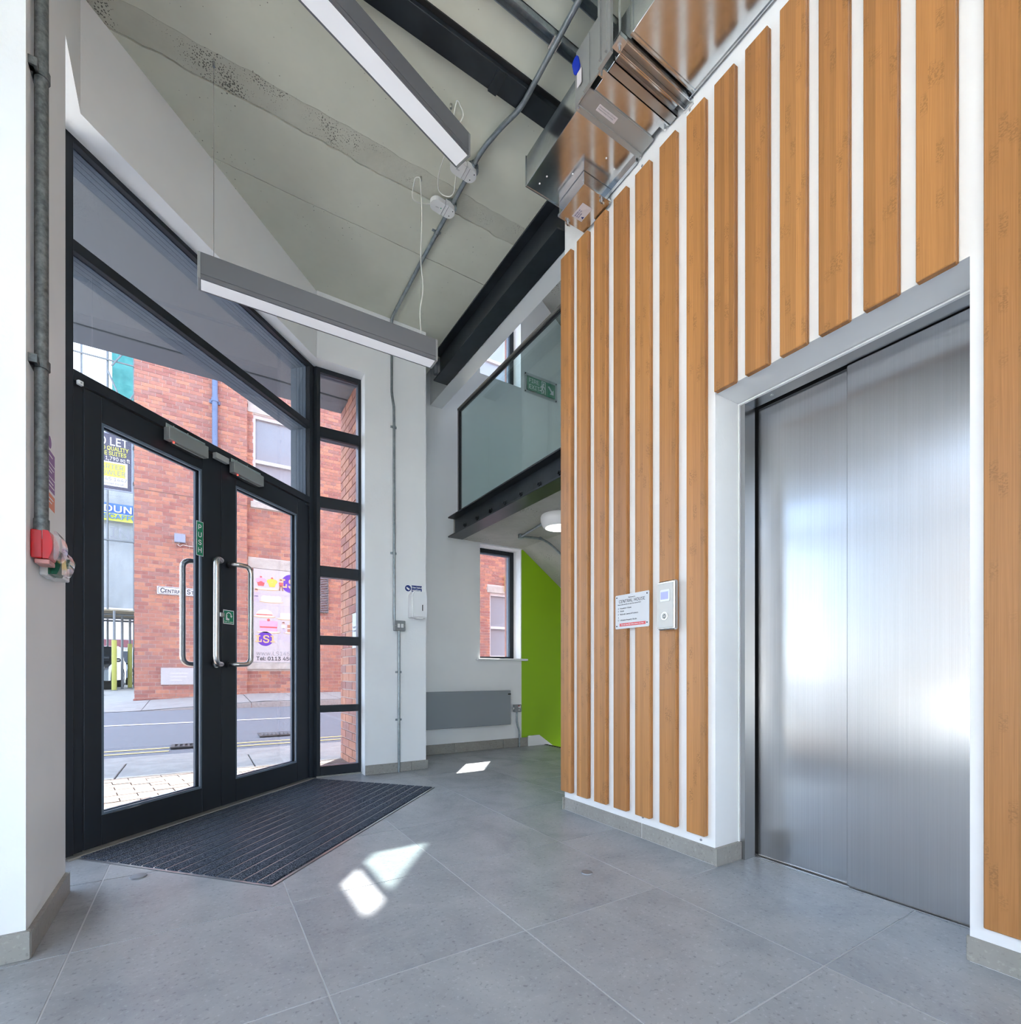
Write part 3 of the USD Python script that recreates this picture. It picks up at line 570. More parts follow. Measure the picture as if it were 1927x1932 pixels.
# ================================================================== LINEAR LUMINAIRES
def luminaire(label, p, u, L, w, zb_, zt_, wires, loop=None):
    """p: near bottom corner start, u: axis (unit, plan); width runs to the far side."""
    u = np.array([*u, 0.]); v = np.cross(Z, u); T = frame((*p, zb_), u, v, Z); h_ = zt_-zb_
    g = thing('linear_pendant_light', label, 'ceiling light', (*(np.array(p)+u[:2]*L/2), zb_), group='linear pendant lights')
    obj('housing', [cbox(.012, L-.012, 0, w, .022, h_, .0015, T), box(.012, L-.012, .003, w-.003, .017, .022, T), box(.012, L-.012, 0, .008, 0, .017, T), box(.012, L-.012, w-.008, w, 0, .017, T)], grey_paint, g)
    obj('diffuser', cbox(.014, L-.014, .008, w-.008, -.001, .017, .001, T), diffuser, g)
    for a, b in ((0, .012), (L-.012, L)): obj('end_cap', cbox(a, b, 0, w, 0, h_, .001, T), grey_cap, g)
    for x_, y_ in wires:
        wr_ = obj('suspension_wire', cyl((x_, y_, zt_), (x_, y_, ZC-.02), .0011, 6), chrome, g)
        obj('wire_grip', [cyl((x_, y_, ZC-.022), (x_, y_, ZC), .006, 10), cyl((x_, y_, zt_), (x_, y_, zt_+.012), .005, 10)], chrome, wr_)
    return g
l1 = luminaire('grey linear pendant light hanging low across the glazed transom', (-.005, 2.700), (1, -.012), 1.186, .092, 2.632, 2.754, [(.061, 2.74), (1.097, 2.735)])
l2 = luminaire('grey linear pendant light high up, running out of the top of the picture', tuple(np.array([1.192, 2.295]) - 1.25*np.array([.952, .306])), (.952, .306), 1.25, .100, 3.485, 3.600, [(1.085, 2.305)])
# white flex of each pendant
def flex(name, pts, par, r=.0032): obj(name, tube(fillet(pts, .06, 6), r, 8), cable_m, par, smooth=60)
flex('flex', [(1.25, 2.80, 3.665), (1.14, 2.82, 3.63), (1.06, 2.80, 3.60), (1.065, 2.745, 3.69), (1.09, 2.73, 3.69), (1.102, 2.732, 3.5), (1.094, 2.735, 3.2), (1.112, 2.732, 3.05), (1.088, 2.736, 2.92), (1.100, 2.735, 2.754)], l1)
flex('flex', [(1.24, 2.56, 3.66), (1.27, 2.66, 3.60), (1.20, 2.72, 3.64), (1.16, 2.64, 3.66), (1.15, 2.45, 3.69)], l2)
flex('flex', [(1.12, 2.29, 3.60), (1.15, 2.28, 3.66), (1.11, 2.27, 3.695), (1.10, 2.27, 3.695), (1.09, 2.30, 3.60)], l2)

# oval ceiling connectors
def connector(label, x, y, dot):
    g = thing('ceiling_rose', label, 'ceiling rose', (x, y, ZC-.06))
    T = frame((x, y, ZC-.055), X, Y, Z)
    sh = sg.LineString([(-.040, -.004), (.040, .004)]).buffer(.040, quad_segs=8)
    obj('fixing_box', cyl((x+.055, y-.004, ZC-.025), (x+.055, y-.004, ZC), .036, 20), conduit_m, g, smooth=40)
    obj('base', extr(sh.intersection(sg.box(.006, -.1, .1, .1)), .034, T), white_pl, g); obj('plug', extr(sh.intersection(sg.box(-.1, -.1, .003, .1)), .026, T @ frame((0, 0, -.004), X, Y, Z)), white_pl, g)
    obj('seam', extr(sh.buffer(-.001).intersection(sg.box(.024, -.1, .0262, .1)), .001, T @ frame((0, 0, -.0008), X, Y, Z)), ink_grey, g)
    for dx, dy in ((.052, .022), (.060, -.018)): obj('screw', cyl((x+dx, y+dy, ZC-.0565), (x+dx, y+dy, ZC-.055), .003, 8), ink, g)
    if dot: obj('indicator', cyl((x-.012, y-.004, ZC-.0605), (x-.012, y-.004, ZC-.059), .003, 8), led_green, g)
    obj('print', text('230V', .006, frame((x-.045, y+.004, ZC-.0592), X, -Y, -Z)), ink_grey, g)
connector('white oval ceiling rose half hidden by the end of the high pendant light', 1.268, 2.530, False)
connector('white oval ceiling rose with a green dot and looped white flex', 1.262, 2.800, True)

# ================================================================== CONDUITS
def conduit(name, label, pts, r, m, saddles=(), extra=None, rad=.07, n=12):
    P = fillet(pts, rad, 6); c = thing(name, label, 'conduit', tuple(P[len(P)//2]))
    obj('pipe', tube(P, r, n), m, c, smooth=60)
    for s_ in saddles: obj('saddle', s_, m, c)
    return c
def saddle_ceiling(x, y, r): return cat_([box(x-.030, x+.030, y-.008, y+.008, ZC-.004, ZC), cyl((x, y-.008, ZC-.016), (x, y+.008, ZC-.016), r+.003, 14)])
cc = conduit('ceiling_conduit', 'galvanised conduit along the ceiling feeding the two white ceiling roses', [(1.328, 3.945, 3.60), (1.326, 3.935, 3.684), (1.318, 3.3, 3.684), (1.318, 2.62, 3.684), (1.318, 2.40, 3.684), (1.345, 2.22, 3.668), (1.372, 2.10, 3.650), (1.362, 1.65, 3.655), (1.33, .2, 3.655), (1.3, -1, 3.655)], .0125, conduit_m,
             [saddle_ceiling(1.318, 3.02, .0125), cat_([cyl((1.318, 2.485, 3.684), (1.318, 2.50, 3.684), .018, 14)]), cyl((1.365, 1.80, 3.655), (1.365, 1.80, 3.70), .010, 10)])
wc_y = 3.965-.016
wc = conduit('wall_conduit', 'thin steel conduit running down the white wall to the light switch and floor', [(1.328, 3.945, 3.61), (1.331, wc_y, 3.5), (1.331, wc_y, 3.08), (1.350, wc_y, 2.98), (1.350, wc_y, 2.92), (1.352, wc_y, 1.30), (1.354, wc_y, 1.20)], .0105, conduit_m,
             [cat_([box(1.325, 1.375, 3.957, 3.965, z_-.008, z_+.008), cyl((1.350, wc_y, z_-.008), (1.350, wc_y, z_+.008), .0135, 12)]) for z_ in (2.82, 1.79)], rad=.05)
obj('lower_pipe', cyl((1.392, wc_y, 1.17), (1.392, wc_y, 0.0), .0105, 12), conduit_m, wc, smooth=60)
for z_ in (.82, .43): obj('saddle', cat_([box(1.366, 1.418, 3.957, 3.965, z_-.008, z_+.008), cyl((1.392, wc_y, z_-.008), (1.392, wc_y, z_+.008), .0135, 12)]), conduit_m, wc)
cw = conduit('riser_conduit', 'thick weathered steel conduit on the side of the white pier above the red alarm', [(-.398, 2.006, ZC), (-.398, 2.006, 1.24)], .0165, old_conduit,
             [cat_([box(-.42, -.408, 1.972, 2.040, z_-.012, z_+.012), cyl((-.398, 2.006, z_-.012), (-.398, 2.006, z_+.012), .0205, 16), box(-.42, -.400, 1.966, 1.990, z_-.012, z_+.012)]) for z_ in (1.735, 2.60)], n=20)
obj('coupling', cyl((-.398, 2.006, 1.215), (-.398, 2.006, 1.275), .0185, 20), old_conduit, cw, smooth=40)
lc = conduit('lamp_conduit', 'bent galvanised conduit on the landing soffit beside the round lamp', [(3.62, 4.05, 1.725), (3.375, 4.083, 1.897), (3.045, 4.11, 2.135), (2.905, 4.075, 2.158), (2.70, 4.12, 2.158)], .0115, conduit_m, [cyl((2.895, 4.07, 2.158), (2.915, 4.08, 2.158), .015, 12)])
obj('inspection_elbow', cyl((2.70, 4.125, 2.14), (2.70, 4.125, 2.18), .028, 18), conduit_m, lc, smooth=40)
obj('branch', cyl((2.70, 4.12, 2.158), (2.63, 3.66, 2.158), .0115, 12), conduit_m, lc, smooth=60)
obj('coupler', cyl((2.637, 3.70, 2.158), (2.632, 3.66, 2.158), .015, 12), conduit_m, lc)

rl = thing('bulkhead_light', 'round white lamp glowing on the concrete soffit below the landing', 'ceiling light', (2.655, 3.455, 2.10))
TL = frame((2.655, 3.455, 2.18), X, -Y, -Z)
obj('body', lathe([(0, 0), (.150, 0), (.158, .015), (.157, .050), (.140, .092), (.124, .108), (.116, .108), (.116, .095), (0, .095)], TL, 40), white_gloss, rl, smooth=35)
obj('diffuser', lathe([(.115, .098), (.115, .106), (.10, .113), (.06, .118), (0, .119)], TL, 40), lamp_on, rl, smooth=50)

# ================================================================== DUCTWORK
ZD, ZDT = 3.362, 3.515
def pbox(x0, x1, y0, y1, z0, z1, b=.0015): return cbox(x0, x1, y0, y1, z0, z1, b)
ad = thing('air_duct', 'short galvanised duct box with a closed end and a small control box below', 'air duct', (1.65, 1.95, ZD))
obj('body', pbox(1.452, 1.838, 1.745, 2.168, ZD, ZDT, .002), galv, ad)
obj('end_flange', [box(1.449, 1.841, 2.165, 2.171, ZD-.003, ZDT+.003)], galv, ad)
obj('seam_strip', box(1.452, 1.50, 1.748, 2.165, ZD-.0012, ZD), galv, ad); obj('stiffener', box(1.83, 1.845, 1.76, 2.0, ZD-.02, ZD), galv, ad)
for x_, y_ in ((1.505, 2.12), (1.515, 2.07), (1.62, 1.99), (1.71, 1.84), (1.78, 1.86)): obj('rivet', lathe([(0, 0), (.005, 0), (.003, .003), (0, .0035)], frame((x_, y_, ZD), X, -Y, -Z), 10), screw, ad)
cbx = thing('control_box', 'small galvanised access box with paper label fixed under the duct end', 'control box', (1.75, 2.06, 3.28))
obj('casing', [pbox(1.655, 1.833, 1.945, 2.150, 3.296, ZD-.002, .0015)], galv, cbx)
obj('lid', [pbox(1.650, 1.838, 1.940, 2.156, 3.286, 3.300, .0015)], galv, cbx)
obj('paper_label', extr(sg.box(-.033, -.045, .033, .045), .0008, frame((1.745, 2.065, 3.2858), X, -Y, -Z)), label_pink, cbx)
TLb = frame((1.745, 2.065, 3.2846), -Y, -X, -Z)
obj('label_print', [text(s_, .006, TLb, -.036, .018-.011*k, depth=.0005) for k, s_ in enumerate(('Ref DB1 40', 'Ser AK7 06', 'Fan unit'))] + [extr(sg.Polygon([(-.030, -.026), (-.014, -.026), (-.022, -.012)]), .0006, TLb)], sign_blue, cbx)
for x_, y_ in ((1.715, 2.150), (1.785, 1.955)): obj('wing_nut', [cyl((x_, y_, 3.286), (x_, y_, 3.268), .006, 10), box(x_-.016, x_+.016, y_-.002, y_+.002, 3.268, 3.280)], screw, cbx)
dm = thing('fire_damper', 'flanged galvanised damper with blue release tag between the two ducts', 'duct damper', (1.65, 1.6, 3.34))
obj('casing', pbox(1.470, 1.826, 1.500, 1.745, ZD+.004, ZDT-.004), galv, dm)
obj('flange', [box(1.438, 1.842, 1.728, 1.750, ZD-.010, ZDT+.014), box(1.442, 1.842, 1.655, 1.728, ZD-.004, ZD+.004)], plate_m, dm)
obj('flange', [box(1.440, 1.846, 1.566, 1.572, ZD-.014, ZDT+.03), box(1.440, 1.846, 1.566, 1.600, ZD-.004, ZD)], galv, dm)
obj('angle_bar', [box(1.462, 1.846, 1.520, 1.560, ZD-.016, ZD-.012), box(1.462, 1.846, 1.520, 1.524, ZD-.016, ZD+.01)], lift_frame_m, dm)
obj('mechanism_plate', [box(1.432, 1.438, 1.580, 1.735, ZD-.008, ZDT+.075), box(1.425, 1.440, 1.640, 1.680, ZD-.006, ZDT+.06)], plate_m, dm)
obj('mechanism_rail', [box(1.420, 1.436, 1.505, 1.580, ZD-.012, ZDT+.13), box(1.410, 1.421, 1.520, 1.528, ZD, ZDT+.12), box(1.410, 1.421, 1.556, 1.564, ZD, ZDT+.12)], plate_m, dm)
bt = obj('release_tag', extr(sg.LineString([(1.735, 3.545), (1.725, 3.505)]).buffer(.020, quad_segs=8), .006, frame((1.425, 0, 0), Y, Z, X)), blue_pl, dm)
obj('tag_label', extr(sg.box(1.690, 3.41, 1.720, 3.475), .002, frame((1.424, 0, 0), Y, Z, X)), label_pink, dm)
obj('rating_plate', extr(sg.box(-.055, -.014, .055, .014), .001, frame((1.575, 1.690, ZD-.0045), X, -Y, -Z)), label_pink, dm)
obj('rating_print', [text(s_, .0055, frame((1.525, 1.690, ZD-.0058), X, -Y, -Z), 0, .004-.009*k, depth=.0004) for k, s_ in enumerate(('Dimensions 400 x 150 mm', 'Inspect every 12 months'))], ink_grey, dm)
obj('corner_bolt', [cyl((x_, y_, ZD-.022), (x_, y_, ZD+.01), .005, 8) for x_, y_ in ((1.445, 1.735), (1.836, 1.735), (1.447, 1.585), (1.838, 1.585))], screw, dm)
obj('fusible_link', [cyl((1.428, y_, z_), (1.436, y_, z_), .006, 8) for y_, z_ in ((1.548, 3.44), (1.548, 3.50))], red_pl, dm)
du = thing('main_air_duct', 'long galvanised duct running overhead along the slatted wall', 'air duct', (1.65, 0, ZD))
obj('body', pbox(1.462, 1.838, YR+.1, 1.428, ZD, ZDT, .002), galv, du)
obj('end_angle', [box(1.458, 1.842, 1.418, 1.432, ZD-.004, ZDT+.004)], galv, du)
obj('spigot', pbox(1.475, 1.822, 1.428, 1.50, ZD+.004, ZDT-.004), galv, du)
for x_, y_ in ((1.842, 1.25), (1.842, .55)): obj('seam', box(1.838, x_, y_-.4, y_+.2, ZD-.006, ZD+.006), galv, du)
sh_ = thing('duct_hanger', 'steel channel and threaded rods holding up the main duct', 'duct hanger', (1.66, 1.455, 3.33))
obj('channel', [box(1.415, 1.885, 1.440, 1.443, ZD-.030, ZD-.004), box(1.415, 1.885, 1.476, 1.479, ZD-.030, ZD-.004), box(1.415, 1.885, 1.440, 1.479, ZD-.007, ZD-.004)], galv, sh_)
obj('slot_backing', box(1.42, 1.88, 1.444, 1.475, ZD-.0085, ZD-.007), lift_frame_m, sh_)
for x_ in (1.428, 1.862):
    obj('square_washer', box(x_-.020, x_+.020, 1.437, 1.482, ZD-.034, ZD-.030), screw, sh_)
    obj('threaded_rod', cyl((x_, 1.4595, ZD-.062), (x_, 1.4595, ZC), .0048, 10), galv, sh_)
    obj('nut', cyl((x_, 1.4595, ZD-.044), (x_, 1.4595, ZD-.034), .009, 6), screw, sh_)
us = thing('ceiling_channel', 'slim grey channel fixed across the concrete ceiling, nearer the black cross beam', 'channel', (1.2, 1.80, 3.67))
obj('rail', [box(XL+.1, 1.845, 1.785, 1.789, 3.665, 3.70), box(XL+.1, 1.845, 1.824, 1.828, 3.665, 3.70), box(XL+.1, 1.845, 1.785, 1.828, 3.694, 3.70)], conduit_m, us)
obj('clip', box(1.345, 1.385, 1.780, 1.833, 3.655, 3.667), galv, us)
us2 = thing('ceiling_channel', 'slim grey channel on the ceiling right behind the duct hanger rod', 'channel', (1.6, 1.63, 3.67))
obj('rail', [box(XL+.1, 1.845, 1.612, 1.616, 3.665, 3.70), box(XL+.1, 1.845, 1.650, 1.654, 3.665, 3.70), box(XL+.1, 1.845, 1.612, 1.654, 3.694, 3.70)], conduit_m, us2)

# ================================================================== ITEMS ON THE LEFT PIER
al = thing('fire_alarm_call_point', 'red fire alarm call point with clear flip cover under the thick conduit', 'fire alarm', (-.40, 2.03, 1.16))
def alarm(g, y0, y1, z0, z1, body):
    obj('back_box', cbox(-.419, -.392, y0, y1, z0, z1, .003), body, g)
    k_ = 10; zc_, hz = (z0+z1)/2, (z1-z0)/2
    def bulge(x_, d, ya, yb, thick):
        outer = [(x_+d*(1-((i-k_/2)/(k_/2))**2), z0+(z1-z0)*i/k_) for i in range(k_+1)]
        prof = sg.Polygon(outer + [(x_-thick, z1), (x_-thick, z0)])
        m = trimesh.creation.extrude_polygon(prof, yb-ya, engine='earcut'); m.apply_transform(frame((0, yb, 0), X, Z, -Y)); return m
    obj('front', bulge(-.380, .010, y0+.001, y1-.001, .0125), body, g, smooth=30)
    obj('clear_cover', bulge(-.362, .014, y0+.004, y1-.004, .006), clear_pl, g, smooth=30)
alarm(al, 1.987, 2.072, 1.158, 1.242, red_pl)
obj('test_plate', cbox(-.412, -.378, 1.995, 2.066, 1.143, 1.157, .002), plain('pale_red_plastic', (.62, .25, .22), .3), al)
ar = thing('door_release', 'green emergency door release with clear cover beside the red alarm', 'door release', (-.40, 2.14, 1.13))
alarm(ar, 2.092, 2.172, 1.128, 1.210, green_pl)
obj('surround', cbox(-.4195, -.400, 2.086, 2.178, 1.122, 1.216, .003), white_pl, ar)
gk = thing('key_switch', 'white door exit plate with a round green button at the edge of the pier', 'exit button', (-.40, 2.22, 1.16))
obj('plate', cbox(-.4195, -.378, 2.186, 2.270, 1.128, 1.214, .003), white_pl, gk)
obj('button', lathe([(0, 0), (.016, 0), (.016, .010), (.010, .020), (0, .023)], frame((-.378, 2.226, 1.185), Y, Z, X), 20), green_pl, gk, smooth=40)
fa = thing('fire_action_notice', 'white notice with purple panels and an orange strip half hidden by the thick conduit', 'notice', (-.419, 2.22, 1.46))
TF = frame((-.4198, 2.130, 1.358), Y, Z, X)
obj('sheet', extr(sg.box(0, 0, .155, .255), .0008, TF), print_white, fa)
obj('emblem', extr(disc(.085, .225, .020), .0012, TF), purple, fa)
for k, (a, b) in enumerate(((.160, .198), (.113, .156), (.066, .109))): obj('purple_panel', extr(sg.box(.006, a, .150, b), .0012, TF), purple, fa)
obj('orange_panel', extr(sg.box(.006, .006, .150, .056), .0012, TF), orange_print, fa)
obj('print_lines', [extr(sg.box(.05, z_, .05+w_, z_+.004), .0016, TF) for z_, w_ in ((.180, .07), (.140, .085), (.128, .06), (.093, .08), (.080, .09), (.038, .08), (.025, .06))], print_white, fa)
bz = thing('door_stop', 'flat steel floor disc by the white pier, on the joint of two tiles', 'floor stop', (-.22, 2.49, 0), group='steel floor discs')
obj('disc', lathe([(0, 0), (.030, 0), (.028, .005), (.012, .008), (0, .008)], frame((-.205, 2.485, 0), X, Y, Z), 24), disc_m, bz, smooth=30)
bz2 = thing('door_stop', 'flat steel floor disc alone on the tiles in front of the slatted wall', 'floor stop', (1.35, 1.56, 0), group='steel floor discs')

# ================================================================== ITEMS ON THE WHITE WALL
yw = 3.965
hs = thing('hand_sanitiser_dispenser', 'white wall dispenser with a narrow dark window below the blue sign', 'hand sanitiser dispenser', (1.545, yw-.05, 1.27))
ds = sg.Polygon([(0, 0), (.135, 0), (.138, .19), (.118, .216), (.020, .216), (0, .19)])
obj('body', extr(ds.buffer(-.008).buffer(.008), .075, frame((1.478, yw-.001, 1.269), X, Z, -Y)), white_gloss, hs)
obj('cover', extr(affinity.scale(ds.buffer(-.008).buffer(.004), .90, .98), .02, frame((1.478, yw-.075, 1.270), X, Z, -Y)), white_gloss, hs)
obj('level_window', extr(sg.box(.085, .055, .0915, .105), .001, frame((1.478, yw-.0955, 1.269), X, Z, -Y)), rubber, hs)
obj('nozzle', cbox(1.515, 1.575, yw-.09, yw-.045, 1.258, 1.272, .003), white_pl, hs)
ss = thing('hand_sanitiser_sign', 'small blue and white sign reading Use hand sanitiser', 'sign', (1.525, yw, 1.515))
TS2 = frame((1.446, yw-.0015, 1.487), X, Z, -Y)
obj('sheet', extr(sg.box(-.004, -.004, .156, .062), .001, TS2), print_white, ss)
obj('roundel', extr(disc(.029, .029, .026), .0014, TS2), sign_blue, ss)
obj('hand_symbol', extr(shapely.union_all([affinity.rotate(sg.box(.014, .026, .040, .034), -28), affinity.rotate(sg.box(.016, .018, .042, .027), -28), disc(.037, .022, .006)]), .0018, TS2), print_white, ss)
obj('panel', extr(sg.box(.060, .002, .150, .056), .0014, TS2), sign_blue, ss)
obj('lettering', [text('Use hand', .0145, TS2, .105, .033, True, .002, True), text('sanitiser', .0145, TS2, .105, .010, True, .002, True)], print_white, ss)
sw = thing('light_switch', 'metal-clad double light switch on the conduit of the white wall', 'light switch', (1.39, yw-.02, 1.195))
obj('box', cbox(1.348, 1.440, yw-.036, yw-.001, 1.157, 1.240, .003), meter_m, sw); obj('face_plate', cbox(1.350, 1.438, yw-.042, yw-.036, 1.159, 1.238, .002), meter_m, sw)
for x_ in (1.371, 1.400): obj('rocker', cbox(x_, x_+.020, yw-.048, yw-.040, 1.182, 1.214, .002), white_pl, sw)
for x_, z_ in ((1.357, 1.198), (1.432, 1.198)): obj('screw', cyl((x_, yw-.0435, z_), (x_, yw-.042, z_), .003, 8), screw, sw)

# heater, spur
ht = thing('panel_heater', 'long flat grey panel heater on the far white wall', 'heater', (2.25, 4.56, .26))
obj('panel', cbox(1.66, 2.838, 4.528, 4.575, .259, .624, .004), heater_m, ht); obj('bracket', [box(1.9, 1.95, 4.575, 4.6, .3, .58), box(2.55, 2.6, 4.575, 4.6, .3, .58)], heater_m, ht)
obj('control', cbox(2.802, 2.8375, 4.5265, 4.54, .578, .592, .001), rubber, ht)
fs = thing('fused_spur', 'metal-clad fused switch with red rocker beside the grey heater', 'fused switch', (2.95, 4.57, .42))
obj('box', cbox(2.908, 2.995, 4.562, 4.599, .385, .465, .003), meter_m, fs); obj('face_plate', cbox(2.910, 2.993, 4.556, 4.562, .387, .463, .002), meter_m, fs)
obj('rocker', cbox(2.950, 2.962, 4.551, 4.557, .430, .455, .001), white_pl, fs); obj('red_rocker', cbox(2.950, 2.963, 4.550, 4.556, .446, .456, .001), red_pl, fs)
obj('fuse_holder', cbox(2.966, 2.978, 4.551, 4.557, .425, .455, .001), white_pl, fs); obj('neon', cbox(2.950, 2.970, 4.551, 4.557, .402, .414, .001), white_pl, fs)
obj('entry_gland', cyl((2.908, 4.58, .425), (2.893, 4.58, .425), .012, 14), white_pl, fs)
conduit('spur_conduit', 'short bent conduit dropping from the fused switch to the far floor', [(2.948, 4.582, .385), (2.948, 4.582, .26), (2.972, 4.572, .18), (2.976, 4.572, 0)], .0105, conduit_m, rad=.05)

# ================================================================== ITEMS ON THE SLATTED WALL
cs = thing('directory_sign', 'square white tenant sign with a red strip screwed across the bamboo slats', 'sign', (1.826, 1.785, 1.12))
TC = frame((1.8295, 1.896, 1.040), -Y, Z, -X)
obj('plate', extr(sg.box(0, 0, .226, .172).buffer(-.006).buffer(.006), .0035, TC), print_sign, cs)
TC2 = TC @ frame((0, 0, .0036), X, Y, Z)
obj('lettering', [text('Welcome to', .006, TC2, .113, .152, True, .0005), text('CENTRAL HOUSE', .0155, TC2, .113, .131, True, .0005)] +
    [text(s_, h_, TC2, x_, z_, False, .0005) for s_, h_, x_, z_ in (('Please enter the lift and select the desired floor', .0052, .016, .120), ('4   Freedom + Rosie', .0072, .018, .100), ('3   Zimah', .0072, .018, .086), ('2   Malcolm James & Partners', .0072, .018, .070), ('1', .0072, .018, .054), ('G   Lifestyle Property Studio', .0072, .018, .040))], ink, cs)
obj('red_strip', extr(sg.box(.030, .012, .205, .027), .0005, TC2), print_red, cs)
obj('strip_lettering', text('Do not use lift in the event of a fire', .0068, TC2, .1175, .0165, True, .0009), print_white, cs)
for x_, z_ in ((.010, .160), (.214, .160), (.010, .014), (.214, .020)): obj('screw', extr(disc(x_, z_, .0035), .0012, TC2), ink, cs)
lp_ = thing('lift_call_panel', 'ivory lift call panel with small blue screen and round button on the slats', 'lift call panel', (1.81, 1.55, 1.12))
obj('back_box', cbox(1.800, 1.8305, 1.500, 1.595, 1.012, 1.236, .006), chrome, lp_)
obj('face_plate', cbox(1.794, 1.801, 1.502, 1.594, 1.020, 1.224, .002), ivory, lp_)
TP = frame((1.7938, 1.548, 1.12), -Y, Z, -X)
obj('screen_surround', extr(sg.box(-.024, .020, .030, .074).buffer(-.006).buffer(.006), .0025, TP), white_pl, lp_)
obj('screen', extr(sg.box(-.020, .030, .022, .064), .003, TP), lcd, lp_)
obj('button_ring', extr(disc(.0, -.046, .0185).difference(disc(0, -.046, .0145)), .003, TP), chrome, lp_)
obj('button', extr(disc(0, -.046, .0142), .002, TP), ivory, lp_)
obj('arrows', [extr(sg.LineString([(-.006, -.044), (0, -.038), (.006, -.044)]).buffer(.0014), .0026, TP), extr(sg.LineString([(-.006, -.049), (0, -.055), (.006, -.049)]).buffer(.0014), .0026, TP)], ink, lp_)
obj('disc', lathe([(0, 0), (.024, 0), (.022, .004), (0, .006)], frame((1.345, 1.562, 0), X, Y, Z), 24), disc_m, bz2, smooth=30)

# ================================================================== OUTSIDE: GROUND
def zwall(x): return .318 + .045*np.clip(x, -1.6, .9)               # pavement at the brick building
def zkerb(x): return .228 + .058*np.clip(x, -.9, 1.0)
def zroad(x, y):
    return np.interp(y, [6.05, 6.6, 8.0, 9.2, 10.0], [-.01, .035, .13, .175, .185]) + 0*x
def grid(f, x0, x1, y0, y1, nx, ny, base=None):
    xs, ys = np.linspace(x0, x1, nx+1), np.linspace(y0, y1, ny+1); xx, yy = np.meshgrid(xs, ys); zz = f(xx, yy)
    v = np.stack([xx, yy, zz], -1).reshape(-1, 3); i, j = np.meshgrid(np.arange(nx), np.arange(ny)); a = (j*(nx+1)+i).ravel()
    return trimesh.Trimesh(v, np.vstack([np.stack([a, a+1, a+nx+2], 1), np.stack([a, a+nx+2, a+nx+1], 1)]), process=False)
road = thing('road', kind='structure')
struct('asphalt', grid(zroad, -40, 40, 6.05, 10.0, 40, 40), asphalt, road)
def strip(x0, x1, y0, y1, dz=.004): return grid(lambda x, y: zroad(x, y)+dz, x0, x1, y0, y1, max(2, int((x1-x0)/.4)), 2)
for a, b in ((-6, -2.2), (-1.9, 1.55), (3.2, 7)): struct('centre_line', strip(a, b, 8.02, 8.12), line_white, road)
for y_ in (6.20, 6.36): struct('yellow_line', cat_([strip(-8, -.26, y_, y_+.045), strip(.05, 8, y_, y_+.045)]), line_yellow, road)
def drain(x0, x1, y0, y1, z, label):
    g = thing('drain_grate', label, 'drain grate', ((x0+x1)/2, (y0+y1)/2, z))
    obj('frame', extr(sg.box(x0, y0, x1, y1).difference(sg.box(x0+.015, y0+.015, x1-.015, y1-.015)), .012, frame((0, 0, z), X, Y, Z)), iron, g)
    nb = int((x1-x0)/.045)
    for k in range(nb): obj('bar', box(x0+.015+k*.045, x0+.035+k*.045, y0+.015, y1-.015, z, z+.010), iron, g)
    obj('pit', box(x0, x1, y0, y1, z-.01, z+.002), rubber, g)
drain(-.25, .06, 6.28, 6.52, .026, 'slotted iron street drain in the yellow lines, seen through the left door')
drain(.62, 1.10, 6.62, 6.95, .048, 'wide iron grid plate in the road, seen through the right door')
# near pavement: slabs and block paving
pv = thing('pavement', kind='structure')
struct('bed', [box(-40, 40, 4.85, 6.06, -.08, -.012), box(-6, 1.165, 2.0, 4.85, -.08, -.014)], joint_dark, pv)
xs_ = [-6, -4.6, -3.2, -1.9, -.55, .42, 1.45, 2.6, 4, 5.5]
for a, b in zip(xs_, xs_[1:]):
    struct('slab', cbox(a+.006, b-.006, 4.865, 5.62, -.06, 0, .004), slab_m, pv)
for k in range(-6, 8): struct('kerbstone', cbox(k*.9+.004, k*.9+.896, 5.63, 6.05, -.06, -.002, .006), slab_m, pv)
pp = thing('porch_paving', kind='structure', loc=(.3, 4.2, 0))
scr = sg.Polygon([(-1.42, 2.46), (-.60, 2.56), (-.47, 3.03), (.66, 4.19), (.80, 4.19), (1.155, 4.19), (1.155, 4.85), (-3.2, 4.85), (-3.2, 2.45)])
ang_ = math.radians(10)
for r in range(-4, 30):
    for c in range(-10, 26):
        q = affinity.rotate(sg.box(-3.4+c*.205+(r % 2)*.1025, 2.2+r*.104, -3.4+c*.205+.199+(r % 2)*.1025, 2.2+r*.104+.098), 10, origin=(0, 3.5))
        q = q.intersection(scr)
        for gq in getattr(q, 'geoms', [q]):
            if gq.geom_type == 'Polygon' and gq.area > 1.5e-3 and gq.centroid.x > -1.9:
                struct('paving_block', extr(gq, .05, frame((0, 0, -.050 - .003*RNG.random()), X, Y, Z)), paver_m[int(RNG.integers(2))], pp)
struct('yard', box(-40, -3.2, -30, 4.85, -.08, -.01), bounce_yard_m); struct('yard_near', box(-3.2, 20, -30, YR-.1, -.08, -.015), bounce_yard_m)  # unseen ground, bounces light up through the left glazing
struct('yard_strip', box(-3.2, XL-.001, YR-.1, 2.45, -.08, -.012), bounce_yard_m)
